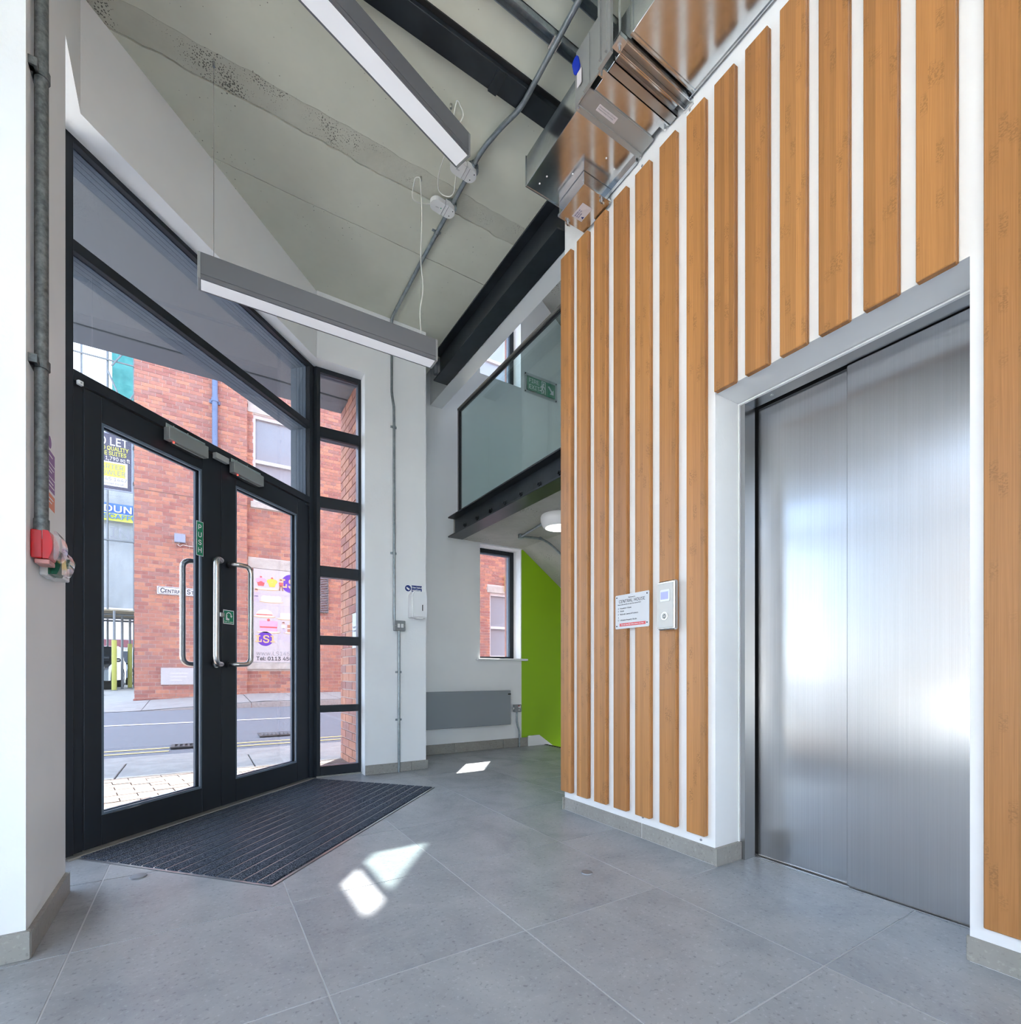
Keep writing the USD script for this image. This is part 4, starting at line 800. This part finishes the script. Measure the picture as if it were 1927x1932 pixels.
# far pavement
fp = thing('far_pavement', kind='structure', loc=(0, 11, .3))
def zpav(x, y): return zkerb(x) + (zwall(x)-zkerb(x))*np.clip((y-10)/2, 0, 1.0)
for k in range(-14, 13):
    for (ya, yb) in ((10.14, 10.78), (10.785, 11.40), (11.405, 12.3)):
        struct('slab', grid(zpav, k*.8+.005, k*.8+.795, ya, yb, 4, 4), slab_m, fp)
    kb = grid(lambda x, y: zkerb(x)+0*y, k*.8+.004, k*.8+.796, 10.0, 10.135, 2, 1)
    fcv = kb.vertices; n_ = 3
    lo = fcv[:n_].copy(); lo[:, 2] = .1; vv = np.vstack([fcv, lo]); o_ = len(fcv); ff = kb.faces.tolist() + sum([[[i, o_+i+1, i+1], [i, o_+i, o_+i+1]] for i in range(n_-1)], [])
    struct('kerbstone', trimesh.Trimesh(vv, np.array(ff)[:, ::1], process=False), kerb_m, fp)
struct('bed', grid(lambda x, y: zpav(x, y)-.012, -12, 12, 10.02, 12.3, 20, 8), joint_dark, fp)
struct('side_street', grid(lambda x, y: .25+.0045*(y-12)+0*x, -30, -1.0, 12.28, 70, 6, 10), slab_m)

# ================================================================== BRICKWORK
def bond(x0, x1, z0, z1, holes, course=.0748, stretcher=.2245, seed=1):
    """English garden wall bond: (xa, xb, za, zb, tone) bricks, header course every sixth"""
    r = np.random.default_rng(seed); out = []; nz = int((z1-z0)/course)
    for k in range(nz):
        za = z0 + k*course; hdr = k % 6 == 3; Lb = stretcher/2 if hdr else stretcher
        x = x0 - (Lb/2 if (k % 2) else 0)
        while x < x1:
            a, b = max(x+.0045, x0), min(x+Lb-.0045, x1); x += Lb
            if b-a < .02: continue
            segs = [(a, b)]
            for hx0, hx1, hz0, hz1 in holes:
                if za+course*.5 > hz0 and za+course*.5 < hz1:
                    segs = [q for (p, s) in segs for q in ((p, min(s, hx0)), (max(p, hx1), s)) if q[1]-q[0] > .02]
            for p, s in segs: out.append((p, s, za+.0045, za+course-.0045, int(r.choice(4, p=[.42, .22, .22, .14]))))
    return out
bb = thing('brick_building', 'red brick corner building across the street with a sash window', 'building', (1, 12, .3))
YF, YM = 12.0, 12.10
sash = (1.0, 2.035, 4.50, 6.42); low = (1.0, 2.035, 1.02, 3.07)
hol1 = [(.0, 0, 0, 0)]
core = [box(-1.048, .872, YF+.008, 12.5, 0, 12.2), box(-1.048, 40, 12.4, 45, 0, 12.2)]  # deep mass behind the front is out of view, shades the side street
holes_m = [sash, low, (6.89, 7.95, 1.2, 3.04), (10.5, 11.5, 1.2, 3.0), (6.4, 7.95, 8.6, 10.6)]
mm = box(.872, 40, YM+.008, 12.42, 0, 12.2)
import manifold3d as m3
def to_m3(t_): return m3.Manifold(m3.Mesh(np.asarray(t_.vertices, np.float32), np.asarray(t_.faces, np.uint32)))
M_ = to_m3(mm)
for h_ in holes_m: M_ = M_ - to_m3(box(h_[0], h_[1], 12.0, 12.36, h_[2], h_[3]))
mo = M_.to_mesh(); core.append(trimesh.Trimesh(mo.vert_properties[:, :3], mo.tri_verts, process=False))
obj('mortar_core', core, mortar, bb)
bl = [(*q, YF) for q in bond(-1.055, .878, .02, 7.4, [], seed=2)] + \
     [(*q, YM) for q in bond(.88, 2.95, .02, 7.4, [(.9, 2.2, 6.43, 6.66), sash, (.90, 2.14, 3.07, 3.29), low, (.82, 2.2, .87, 1.03), (.95, 2.10, 4.36, 4.51)], seed=3)]
vis = lambda q: q[2] > .25 and (q[5] > 0)
def shows(q):
    return (q[5] == YF and .27 < q[2] < 4.9) or (q[5] == YM and .3 < q[2] < 1.2)
order = sorted(range(len(bl)), key=lambda i: (not shows(bl[i]), abs(bl[i][2]-1.6) + 1.6*max(0, bl[i][0]+.1)))
front = set(order[:298])
rest = {k: [] for k in range(4)}
for i, (a, b, za, zb_, tone, yf) in enumerate(bl):
    m = box(a, b, yf-.001*(i % 3), yf+.03, za, zb_)
    if i in front: obj('brick', m, bricks_m[tone], bb)
    else: rest[tone].append(m)
for q in bond(5.6, 8.2, .2, 4.6, [(6.89, 7.95, 1.2, 3.04), (6.8, 8.05, 3.03, 3.23)], seed=4) + bond(5.6, 8.2, 8.0, 11.6, [(6.4, 7.95, 8.6, 10.6)], seed=5):
    rest[q[4]].append(box(q[0], q[1], YM, YM+.03, q[2], q[3]))
for k in range(4): obj('more_bricks', rest[k], bricks_m[k], bb, kind='stuff')
obj('string_course', box(-1.06, .878, YF-.012, YF+.01, 4.365, 4.38), plain('slate_string', (.30, .16, .13), .8), bb)
obj('plinth', [grid(lambda x, y: 0*x+.30+.02*x, -1.07, .88, YF-.03, YF+.01, 3, 1), box(-1.068, .30, YF-.022, YF+.01, .18, .300)], bricks_m[1], bb)
# sandstone dressings
obj('lintel', [box(.90, 2.15, YM-.012, YM+.02, 6.435, 6.655)], sandstone, bb); obj('lintel', box(.90, 2.14, YM-.012, YM+.02, 3.075, 3.285), sandstone, bb)
obj('sill', cbox(.95, 2.10, YM-.05, YM+.2, 4.372, 4.505, .01), sandstone, bb); obj('sill', cbox(.815, 2.2, YM-.06, YM+.2, .878, 1.026, .012), sandstone, bb)
obj('lintel', box(6.80, 8.05, YM-.012, YM+.02, 3.045, 3.225), sandstone, bb)
def sash_window(x0, x1, z0, z1, curtain_z=None):
    f = .05; zm = (z0+z1)/2 - .05
    w = obj('sash_window', [box(x0, x0+f, YM+.05, YM+.12, z0, z1), box(x1-f, x1, YM+.05, YM+.12, z0, z1), box(x0+f, x1-f, YM+.05, YM+.12, z1-f-.03, z1), box(x0+f, x1-f, YM+.05, YM+.12, z0, z0+f+.03), box(x0+f, x1-f, YM+.04, YM+.12, zm-.035, zm+.035)], upvc, bb)
    obj('sash_pane', box(x0+f, x1-f, YM+.10, YM+.105, z0+f, z1-f), pane_dark, w)
    obj('blind', [box(x0+.02, x0+.30, YM+.22, YM+.23, z0, z1), box(x0+.55, x1-.02, YM+.22, YM+.23, z0+.3, z1)], curtain, w)
sash_window(sash[0], sash[1], sash[2], sash[3]); sash_window(6.89, 7.95, 1.2, 3.04); sash_window(6.4, 7.95, 8.6, 10.6)

# things on the brick building
dp = thing('downpipe', 'blue-grey rainwater pipe on the red brick corner across the street', 'downpipe', (.285, 11.93, 6.4))
obj('pipe', cyl((.285, 11.935, 4.9), (.285, 11.935, 9.0), .052, 16), blue_grey, dp, smooth=40); obj('collar', [cyl((.285, 11.935, 6.38), (.285, 11.935, 6.46), .066, 16), box(.19, .38, 11.96, 12.0, 6.36, 6.42)], blue_grey, dp)
gbx = thing('junction_box', 'small grey box with a looped wire on the red brick corner', 'junction box', (-.315, 11.94, 3.49))
obj('box', cbox(-.41, -.222, 11.90, 11.999, 3.405, 3.575, .006), box_grey, gbx); obj('wire', tube(fillet([(-.32, 11.96, 3.41), (-.36, 11.95, 3.36), (-.31, 11.95, 3.33), (-.27, 11.95, 3.37), (-.20, 11.97, 3.36), (.2, 11.98, 3.34)], .03), .006, 6), cable_m, gbx)
np_ = thing('street_name_plate', 'white street name plate reading Central Street on red brick', 'street sign', (-.2, 11.99, 2.43))
TNp = frame((-.695, 11.985, 2.355), X, Z, -Y)
obj('plate', extr(sg.box(0, 0, 1.02, .158), .01, TNp), print_soft, np_)
bd_ = sg.Polygon([(.03, .012), (.99, .012), (1.005, .04), (1.005, .118), (.99, .146), (.03, .146), (.015, .118), (.015, .04)])
obj('border', extr(bd_.difference(bd_.buffer(-.006)), .0112, TNp), ink, np_)
TN2 = TNp @ frame((0, 0, .0102), X, Y, Z)
obj('lettering', [text('C', .088, TN2, .050, .035, bold=True, squeeze=.9), text('ENTRAL', .064, TN2, .128, .035, bold=True, squeeze=.88), text('S', .088, TN2, .490, .035, bold=True, squeeze=.9), text('TREET', .064, TN2, .566, .035, bold=True, squeeze=.88)], ink, np_)
wp_ = thing('wall_plaque', 'blank white stone plaque low on the red brick corner', 'plaque', (-.355, 11.98, .735))
obj('stone', cbox(-.632, -.082, 11.975, 12.01, .567, .905, .004), plain('plaque_white', (.52, .51, .50), .6), wp_); obj('worn_lettering', [extr(sg.box(.15+.0*k, .08+.07*k, .15+w_, .10+.07*k), .001, frame((-.632, 11.9745, .567), X, Z, -Y)) for k, w_ in enumerate((.2, .28, .3))], plain('faint_print', (.66, .65, .66), .6), wp_)
lv = thing('louvre_vent', 'grey louvred vent on red brick, seen through the narrow side light', 'vent', (2.375, 12.07, 2.6))
obj('frame', extr(sg.box(2.19, 2.19, 2.555, 3.02).difference(sg.box(2.205, 2.205, 2.54, 3.005)), .05, frame((0, 12.10, 0), X, Z, -Y)), iron, lv)
for k in range(20): obj('blade', slope(0, 0, .03, -.03, 2.205, 2.54, .006) if False else box(2.205, 2.54, 12.05, 12.095, 2.215+.0395*k, 2.233+.0395*k), plain('louvre_grey', (.22, .22, .25), .5) if k == 0 else MATS['louvre_grey'], lv)

# painted advertising board over the ground-floor window
po = thing('cake_shop_board', 'tall white cake shop board with purple round logos across the street', 'advertising board', (1.52, 12.1, 1.04))
px0, pz0 = 1.0, 1.032; TPo = frame((px0, 12.10, pz0), X, Z, -Y)
obj('board', extr(sg.box(.005, 0, 1.03, 2.032), .02, TPo), poster_m, po)
TP0 = TPo @ frame((0, 0, .0205), X, Y, Z)
def flat(name, poly, m, lay=1): obj(name, extr(poly, .0008*lay, TP0), m, po)
for z_ in (1.485, 1.245, 1.035, .60): flat('shelf_line', sg.box(.01, z_, 1.0, z_+.010), PAL['lilac'])
def slab_letter(kind, x, y, h_, w_):
    s_ = h_*.2; e = h_*.18
    if kind == 'L': return shapely.union_all([sg.box(x+w_*.22, y, x+w_*.55, y+h_), sg.box(x, y+h_-e, x+w_*.77, y+h_), sg.box(x, y, x+w_, y+e), sg.box(x+w_-e*.8, y, x+w_, y+h_*.42)])
    return shapely.union_all([sg.box(x+w_*.3, y, x+w_*.7, y+h_), sg.box(x, y, x+w_, y+e), sg.box(x, y+h_-e, x+w_*.7, y+h_)])
def logo(cx, cy, r):
    flat('logo_disc', disc(cx, cy, r, 48), logo_purple, 2)
    k = r/.16
    for ch, x in (('L', -.195), ('1', .105)):
        p_ = slab_letter(ch, cx+x*k, cy-.075*k, .15*k, (.125 if ch == 'L' else .09)*k)
        flat('logo_letter', p_, logo_gold, 3); 
    obj('logo_letter', text('S', .165*k, TP0 @ frame((0, 0, .0008), X, Y, Z), cx+.018*k, cy-.085*k, True, .002, True), logo_gold, po)
logo(.235, .515, .157); logo(.76, 1.76, .205)
obj('lettering', [text('Forty Five', .125, TP0, .47, .47, False, .0012, shear=.22, squeeze=.8)], PAL['lilac'], po)
obj('lettering', text('www.LS145.co.uk', .085, TP0, .055, .155, False, .0012), ink_grey, po)
obj('lettering', text('Tel: 0113 450 8900', .078, TP0, .055, .045, False, .0012, True), ink, po)
def cup(x, z, c1, c2, s=1.0):
    flat('cake_case', sg.Polygon([(x-.055*s, z), (x+.055*s, z), (x+.08*s, z+.10*s), (x-.08*s, z+.10*s)]), PAL[c1], 2)
    flat('cake_top', shapely.union_all([sg.Point(x+dx*s, z+(.12+dz)*s).buffer(.045*s) for dx, dz in ((-.06, 0), (0, .03), (.06, 0))]), PAL[c2], 3)
    flat('cherry', disc(x, z+.195*s, .02*s, 12), PAL['red'], 4)
cup(.15, 1.665, 'red', 'pink'); cup(.37, 1.655, 'yellow', 'yellow')
def plate(x, z, w_): flat('plate', affinity.scale(disc(x, z, 1, 32), w_, .03), PAL['tan'], 1); flat('plate_top', affinity.scale(disc(x, z+.008, 1, 32), w_-.015, .022), PAL['cream'], 2)
plate(.27, 1.60, .24); plate(.36, 1.33, .24); plate(.22, 1.0, .22); plate(.68, .97, .22); plate(.30, .66, .24); plate(.80, .66, .2)
for k in range(4): flat('loaf', affinity.scale(disc(.22+.09*k, 1.40, .07, 20), 1, .9), PAL['cream'], 3+k % 2)
flat('cake', affinity.scale(disc(.22, 1.03, .17, 28), 1, .75).intersection(sg.box(-1, 1.01, 2, 2)), PAL['cream'], 3); flat('jam_layer', sg.box(.06, 1.03, .38, 1.05), PAL['red'], 4)
flat('cake', sg.box(.55, .98, .86, 1.08).buffer(.02), PAL['cream'], 3)
flat('cake', sg.box(.13, .68, .47, .86), PAL['pink'], 3); flat('jam_layer', sg.box(.13, .755, .47, .785), PAL['red'], 4); flat('icing', sg.box(.13, .80, .47, .90).buffer(.01), PAL['pink'], 4); flat('cherry', disc(.30, .93, .03, 14), PAL['red'], 4)
flat('cake', sg.box(.68, .68, .96, .84), PAL['cocoa'], 3); flat('cream_layer', sg.box(.68, .75, .96, .77), PAL['cream'], 4); flat('cake_top', sg.box(.74, .84, .96, .89).buffer(.01), PAL['yellow'], 4)
def little(x, z, s, top, leg):
    flat('figure_head', disc(x, z+.20*s, .028*s, 14), PAL['skin'], 4); flat('figure_hair', disc(x, z+.215*s, .028*s, 14).difference(sg.box(x-1, z, x+1, z+.212*s)), PAL['hair'], 5)
    flat('figure_body', sg.Polygon([(x-.035*s, z+.09*s), (x+.035*s, z+.09*s), (x+.045*s, z+.17*s), (x-.045*s, z+.17*s)]), PAL[top], 4)
    flat('figure_legs', shapely.union_all([sg.LineString([(x-.015*s, z+.09*s), (x-.03*s, z)]).buffer(.013*s), sg.LineString([(x+.015*s, z+.09*s), (x+.035*s, z)]).buffer(.013*s)]), PAL[leg], 4)
little(.55, 1.60, 1.0, 'red', 'brown'); little(.06, 1.33, 1.1, 'lilac', 'lilac'); little(.60, .66, 1.0, 'cream', 'lilac'); little(.92, .98, 1.1, 'blue', 'blue')
flat('figure_face', disc(.98, 1.45, .10, 28).intersection(sg.box(0, 0, 1.03, 3)), PAL['skin'], 4); flat('figure_hair', disc(.95, 1.49, .14, 28).difference(disc(1.02, 1.44, .12, 28)).intersection(sg.box(0, 0, 1.03, 3)), PAL['hair'], 5)

# TO LET board on the corner
tl = thing('to_let_board', 'large dark and white TO LET board on the building corner', 'letting board', (-1.5, 12.3, 4.9))
TT = frame((-2.12, 12.30, 4.36), X, Z, -Y)
obj('panel', extr(sg.box(0, 0, 1.0, 1.06), .03, TT), navy, tl)
obj('lower_panel', extr(sg.box(.04, .06, .94, .53), .033, TT), print_soft, tl); obj('lime_panel', extr(sg.box(.08, .24, .905, .50), .0345, TT), lime, tl)
obj('board_frame', extr(sg.box(-.02, -.02, 1.02, 1.08).difference(sg.box(0, 0, 1.0, 1.06)), .035, TT), box_grey, tl)
def tl_text(m, rows):
    for s_, h_, xr, z_, sq, bo, lay in rows: obj('lettering', text(s_, h_, TT @ frame((0, 0, lay), X, Y, Z), xr+2.12, z_-4.36, False, .002, bo, sq, right=True), m, tl)
tl_text(print_soft, [('TO LET', .15, -1.175, 5.205, .78, True, .030), ('912 - 1,790 sq ft', .070, -1.145, 4.915, .76, True, .030)])
tl_text(lime, [('GOOD QUALITY', .075, -1.165, 5.108, .72, True, .030), ('OFFICE SUITES', .075, -1.20, 5.010, .72, True, .030)])
tl_text(ink_grey, [('CARTER', .085, -1.245, 4.745, .95, False, .0346), ('TOWLER', .085, -1.215, 4.635, .92, False, .0346), ('0113 245 1447', .065, -1.19, 4.520, .95, False, .0332), ('cartertowler.co.uk', .042, -1.235, 4.450, .95, False, .0332)])
obj('bracket', [box(-1.14, -1.05, 12.28, 12.32, 4.5, 4.56), box(-1.14, -1.05, 12.28, 12.32, 5.2, 5.26)], iron, tl)

# ================================================================== SIDE STREET
GS = lambda y: .25 + .0045*(y-12)
sc = thing('scaffold', 'sheeted scaffold on a building in the side street beyond the letting board', 'scaffolding', (-2.6, 21, .3))
obj('sheeting', [grid(lambda x, z: 0*x, -5.5, -1.3, 3.0, 7.6, 24, 20)], sheet_m, sc) if False else None
def vsheet(x0, x1, z0, z1, y, amp, seed, nx=40, nz=40, slant=0.0):
    xs, zs = np.linspace(x0, x1, nx+1), np.linspace(z0, z1, nz+1); xx, zz = np.meshgrid(xs, zs)
    yy = y + amp*(meshkit.fbm(np.stack([xx*1.7, zz*.9, 0*xx+seed], -1), 3, seed)-.5) + slant*(xx-x0)
    v = np.stack([xx, yy, zz], -1).reshape(-1, 3); i, j = np.meshgrid(np.arange(nx), np.arange(nz)); a = (j*(nx+1)+i).ravel()
    return trimesh.Trimesh(v, np.vstack([np.stack([a, a+1, a+nx+2], 1), np.stack([a, a+nx+2, a+nx+1], 1)]), process=False)
obj('sheeting', vsheet(-5.2, -1.35, 3.05, 7.5, 22.0, .25, 3), sheet_m, sc, smooth=True)
obj('netting', vsheet(-2.55, -1.35, 7.5, 13.0, 22.0, .35, 5), net_m, sc, smooth=True)
bn = vsheet(-3.9, -1.4, 6.02, 6.60, 21.8, .1, 3, 30, 6); obj('banner', vsheet(-3.9, -1.4, 6.28, 6.62, 21.78, .02, 3, 20, 4), banner_blue, sc); obj('banner_strip', vsheet(-3.9, -1.4, 6.02, 6.28, 21.78, .02, 3, 20, 4), lime, sc)
TBn = frame((-2.78, 21.74, 6.05), X, Z, -Y)
obj('banner_lettering', text('DUNN', .22, TBn, .02, .27, False, .01, True, 1.2), print_soft, sc); obj('banner_lettering', text('SCAFFOLDING', .15, TBn, .02, .04, False, .01, True, 1.15), banner_blue, sc)
obj('building_lettering', text('INI', .36, TBn, .2, -.62, False, .01), MATS['grey_print'], sc)
for x_ in (-2.62, -1.9, -3.3): obj('standard', cyl((x_, 21.6, GS(21.6)), (x_, 21.6, 13.5), .03, 8), tube_m, sc)
for z_ in (5.3, 7.4, 8.9, 10.1, 11.4, 12.5): obj('ledger', cyl((-5, 21.55, z_), (-1.3, 21.55, z_), .027, 8), tube_m, sc)
for k, (a, b) in enumerate((((-2.6, 7.6), (-1.9, 9.0)), ((-2.6, 9.0), (-1.9, 10.4)), ((-1.9, 9.2), (-2.6, 11.0)), ((-2.5, 11.2), (-1.8, 12.4)))): obj('brace', cyl((a[0], 21.5, a[1]), (b[0], 21.5, b[1]), .027, 8), tube_m, sc)
for k in range(7): obj('deck_board', box(-5, -1.3, 18.6+.42*k, 18.98+.42*k, 2.62, 2.66), board_m, sc)
for k in range(3): obj('deck_transom', cyl((-5, 18.9+1.2*k, 2.54), (-1.3, 18.9+1.2*k, 2.54), .027, 8), tube_m, sc)
def pole(x, y, label, yellow=True, top=2.6, ysl=1.75):
    g = thing('scaffold_pole', label, 'scaffold pole', (x, y, GS(y)))
    obj('tube', cyl((x, y, GS(y)), (x, y, top), .032, 12), tube_m, g, smooth=40); 
    if yellow: obj('sleeve', cyl((x, y, GS(y)+.02), (x, y, ysl), .062, 14), yel_sleeve, g, smooth=40)
    obj('base_plate', box(x-.08, x+.08, y-.08, y+.08, GS(y)-.01, GS(y)+.012), tube_m, g)
pole(-1.98, 15.2, 'scaffold pole with a bright yellow sleeve right beside the left door stile', top=3.4, ysl=2.05)
pole(-2.08, 18.4, 'scaffold pole with a dull yellow sleeve in front of the black car'); pole(-2.02, 19.6, 'bare pale grey scaffold pole between yellow sleeved poles', True and False)
pole(-1.92, 20.6, 'scaffold pole with yellow sleeve next to the bare grey pole'); pole(-1.78, 21.0, 'scaffold pole with yellow sleeve closest to the brick corner')
def car(label, x, y, L, W, H, paint, z):
    g = thing('parked_car', label, 'car', (x, y, z))
    prof = [(0, .30), (.02, .62), (.10, .72), (1.0, .86), (1.55, H-.04), (2.2, H), (3.1, H-.05), (3.75, .95), (L-.05, .90), (L, .55), (L-.05, .28)]
    body = sg.Polygon(prof).buffer(.05).buffer(-.05)
    for wx in (.82, L-.80): body = body.difference(disc(wx, .32, .36, 32))
    T = frame((x+W/2, y, z), Y, Z, X)          # profile runs along +y, extruded across x
    T = frame((x-W/2, y, z), Y, Z, X)
    obj('body', extr(body, W, T), paint, g)
    gl = sg.Polygon([(1.12, .90), (1.60, H-.12), (2.2, H-.08), (3.0, H-.12), (3.5, .95)])
    obj('side_window', extr(gl, W+.01, T @ frame((0, 0, -.005), X, Y, Z)), car_glass, g)
    obj('windscreen', extr(sg.Polygon([(.98, .88), (1.52, H-.08), (1.50, H-.06), (.95, .90)]), W-.2, T @ frame((0, 0, .1), X, Y, Z)), car_glass, g)
    for wx in (.82, L-.80):
        for s_ in (0, W-.2):
            tr_ = obj('wheel', extr(disc(wx, .32, .32, 36).difference(disc(wx, .32, .20, 36)), .2, T @ frame((0, 0, s_), X, Y, Z)), tyre, g)
            obj('hub', extr(shapely.union_all([disc(wx, .32, .21, 32).difference(disc(wx, .32, .17, 32)), disc(wx, .32, .06, 16)] + [affinity.rotate(sg.box(wx-.02, .32, wx+.02, .51), 72*q, origin=(wx, .32)) for q in range(5)]), .21, T @ frame((0, 0, s_-.005), X, Y, Z)), hub, tr_)
    obj('head_lamp', box(x-W/2+.1, x-W/2+.5, y-.02, y+.1, z+.58, z+.72), print_soft, g); obj('head_lamp', box(x+W/2-.5, x+W/2-.1, y-.02, y+.1, z+.58, z+.72), print_soft, g)
    obj('number_plate', box(x-.26, x+.26, y-.035, y, z+.38, z+.49), print_soft, g); obj('door_mirror', cbox(x+W/2, x+W/2+.16, y+1.25, y+1.37, z+.88, z+1.0, .03), paint, g)
car('shiny black car parked behind the yellow sleeved poles', -3.15, 18.9, 4.3, 1.75, 1.42, car_black, GS(19)-.02)
car('silver-blue car parked behind the black car', -3.15, 24.5, 4.3, 1.75, 1.45, car_silver, GS(25)-.02)
fh = thing('far_shop', 'pale building with a dark red band at the far end of the side street', 'building', (-6, 60, .3))
obj('wall', box(-22, 4, 60, 64, 0, 9), plain('far_render', (.40, .38, .40), .8), fh); obj('band', box(-22, 4, 59.9, 60, 3.2, 3.9), plain('far_red', (.16, .05, .06), .7), fh)
for k in range(8): w_ = obj('window', box(-20+3*k, -18+3*k, 59.85, 60, .9, 3.0), upvc, fh); obj('pane', box(-19.8+3*k, -18.2+3*k, 59.8, 59.86, 1.1, 2.8), car_glass, w_)
ys_ = thing('yellow_sign', 'yellow framed sign on red brick, seen through the window under the landing', 'sign', (7.5, 12.05, 3.36))
obj('frame', extr(sg.box(7.36, 3.10, 8.2, 3.56).difference(sg.box(7.43, 3.16, 8.13, 3.50)), .05, frame((0, 12.09, 0), X, Z, -Y)), plain('sign_yellow', (.85, .62, .05), .5), ys_)
obj('panel', box(7.43, 8.13, 12.06, 12.09, 3.16, 3.50), navy, ys_)

# ================================================================== OWN BUILDING OUTSIDE
own = thing('canopy', kind='structure', loc=(0, 4.8, 3.31))
cpoly = sg.Polygon([(-1.30, 2.45), (-.60, 2.60), tuple((A+t*0-n_in*.17)[:2]), tuple((B-n_in*.17)[:2]), (.78, 4.17), (1.17, 4.17), (1.17, 4.66), (-1.30, 4.66)])
struct('soffit_panel', extr(cpoly, .06, frame((0, 0, 3.312), X, Y, Z)), soffit_m, own)
struct('fascia_panel', cbox(-1.30, 1.17, 4.668, 4.93, 3.302, 3.70, .004), fascia_m, own)
struct('panel_joint', box(-1.30, 1.17, 4.655, 4.672, 3.318, 3.36), rubber, own)
struct('fill', extr(cpoly, .33, frame((0, 0, 3.375), X, Y, Z)), rubber, own)
struct('wall_outer', [box(-1.30, 1.63, 4.60, 4.93, 3.70, 8.5), box(1.63, WX0, 4.90, 4.94, -.1, 8.5), box(WX1, 12, 4.90, 4.94, -.1, 8.5), box(WX0, WX1, 4.90, 4.94, -.1, .955), box(WX0, WX1, 4.90, 4.94, 2.165, 3.953), box(WX0, WX1, 4.90, 4.94, 5.45, 8.5), box(4.6, 12, 4.6, 4.9, -.1, 8.5)], bricks_m[0])  # storeys above the canopy are out of view, here for their shade
struct('overhang', [box(-3.0, -1.30, -3.7, 4.93, 3.312, 3.60), box(-3.0, 6, -5.6, -3.7, 3.312, 3.60)], fascia_m, own)  # added out of view to cut high sky light at left and rear
struct('wall_outer_left', [box(-1.30, -1.0, -3.7, 4.6, ZC+.3, 8.5)], bricks_m[0])  # upper wall out of view, shades the yard side
lb = thing('office_block', 'unseen plain block across the yard that dims the lift reflection', 'building', (-16, -4, 0), kind='structure')  # out of view, placed to darken the lift reflection and pier front
struct('wall', box(-20, -14, -22, 9, -.1, 6.5), mottled('buff_render', (.20, .17, .14), (.26, .225, .19), 3, .85), lb)
for k in range(9): struct('window', box(-14.02, -13.97, -20+3*k, -18+3*k, 1.0, 2.6), pane_dark, lb); struct('window', box(-14.02, -13.97, -20+3*k, -18+3*k, 4.0, 5.6), pane_dark, lb)
# brick flank of the pier beside the side light
fl_b = []
for k in range(45):
    za = -.02 + k*.0755; y = 4.17 - (.1125 if k % 2 else 0)
    while y < 4.925:
        a, b = max(y+.005, 4.175), min(y+.22, 4.925); y += .225
        if b-a > .03: struct('brick', box(1.158, 1.19, a, b, za+.005, min(za+.0705, 3.31)), bricks_m[int(RNG.choice(4, p=[.4, .1, .4, .1]))], wp)
struct('front_brickwork', [box(*( (1.17+.225*c-(.1125 if r % 2 else 0)+.005, 1.17+.225*c-(.1125 if r % 2 else 0)+.22) if c else (1.175, 1.17+.225-(.1125 if r % 2 else 0)-.005)), 4.915, 4.935, -.02+r*.0755+.005, -.02+r*.0755+.0705) for r in range(44) for c in range(3)], bricks_m[2], wp)
pq = thing('entrance_plaque', 'small white sign plate on the brick flank beside the side light', 'sign', (1.155, 4.6, 1.3))
TQ = frame((1.1575, 4.47, 1.03), -Y, Z, -X)
obj('plate', extr(sg.box(0, 0, .22, .30), .008, TQ), plain('plaque_pale', (.66, .70, .72), .3), pq)
obj('lettering', [text(s_, .018, TQ @ frame((0, 0, .0082), X, Y, Z), .11, z_, True, .0008) for s_, z_ in (('Central House', .17), ('11 Central Street', .14))], ink_grey, pq)
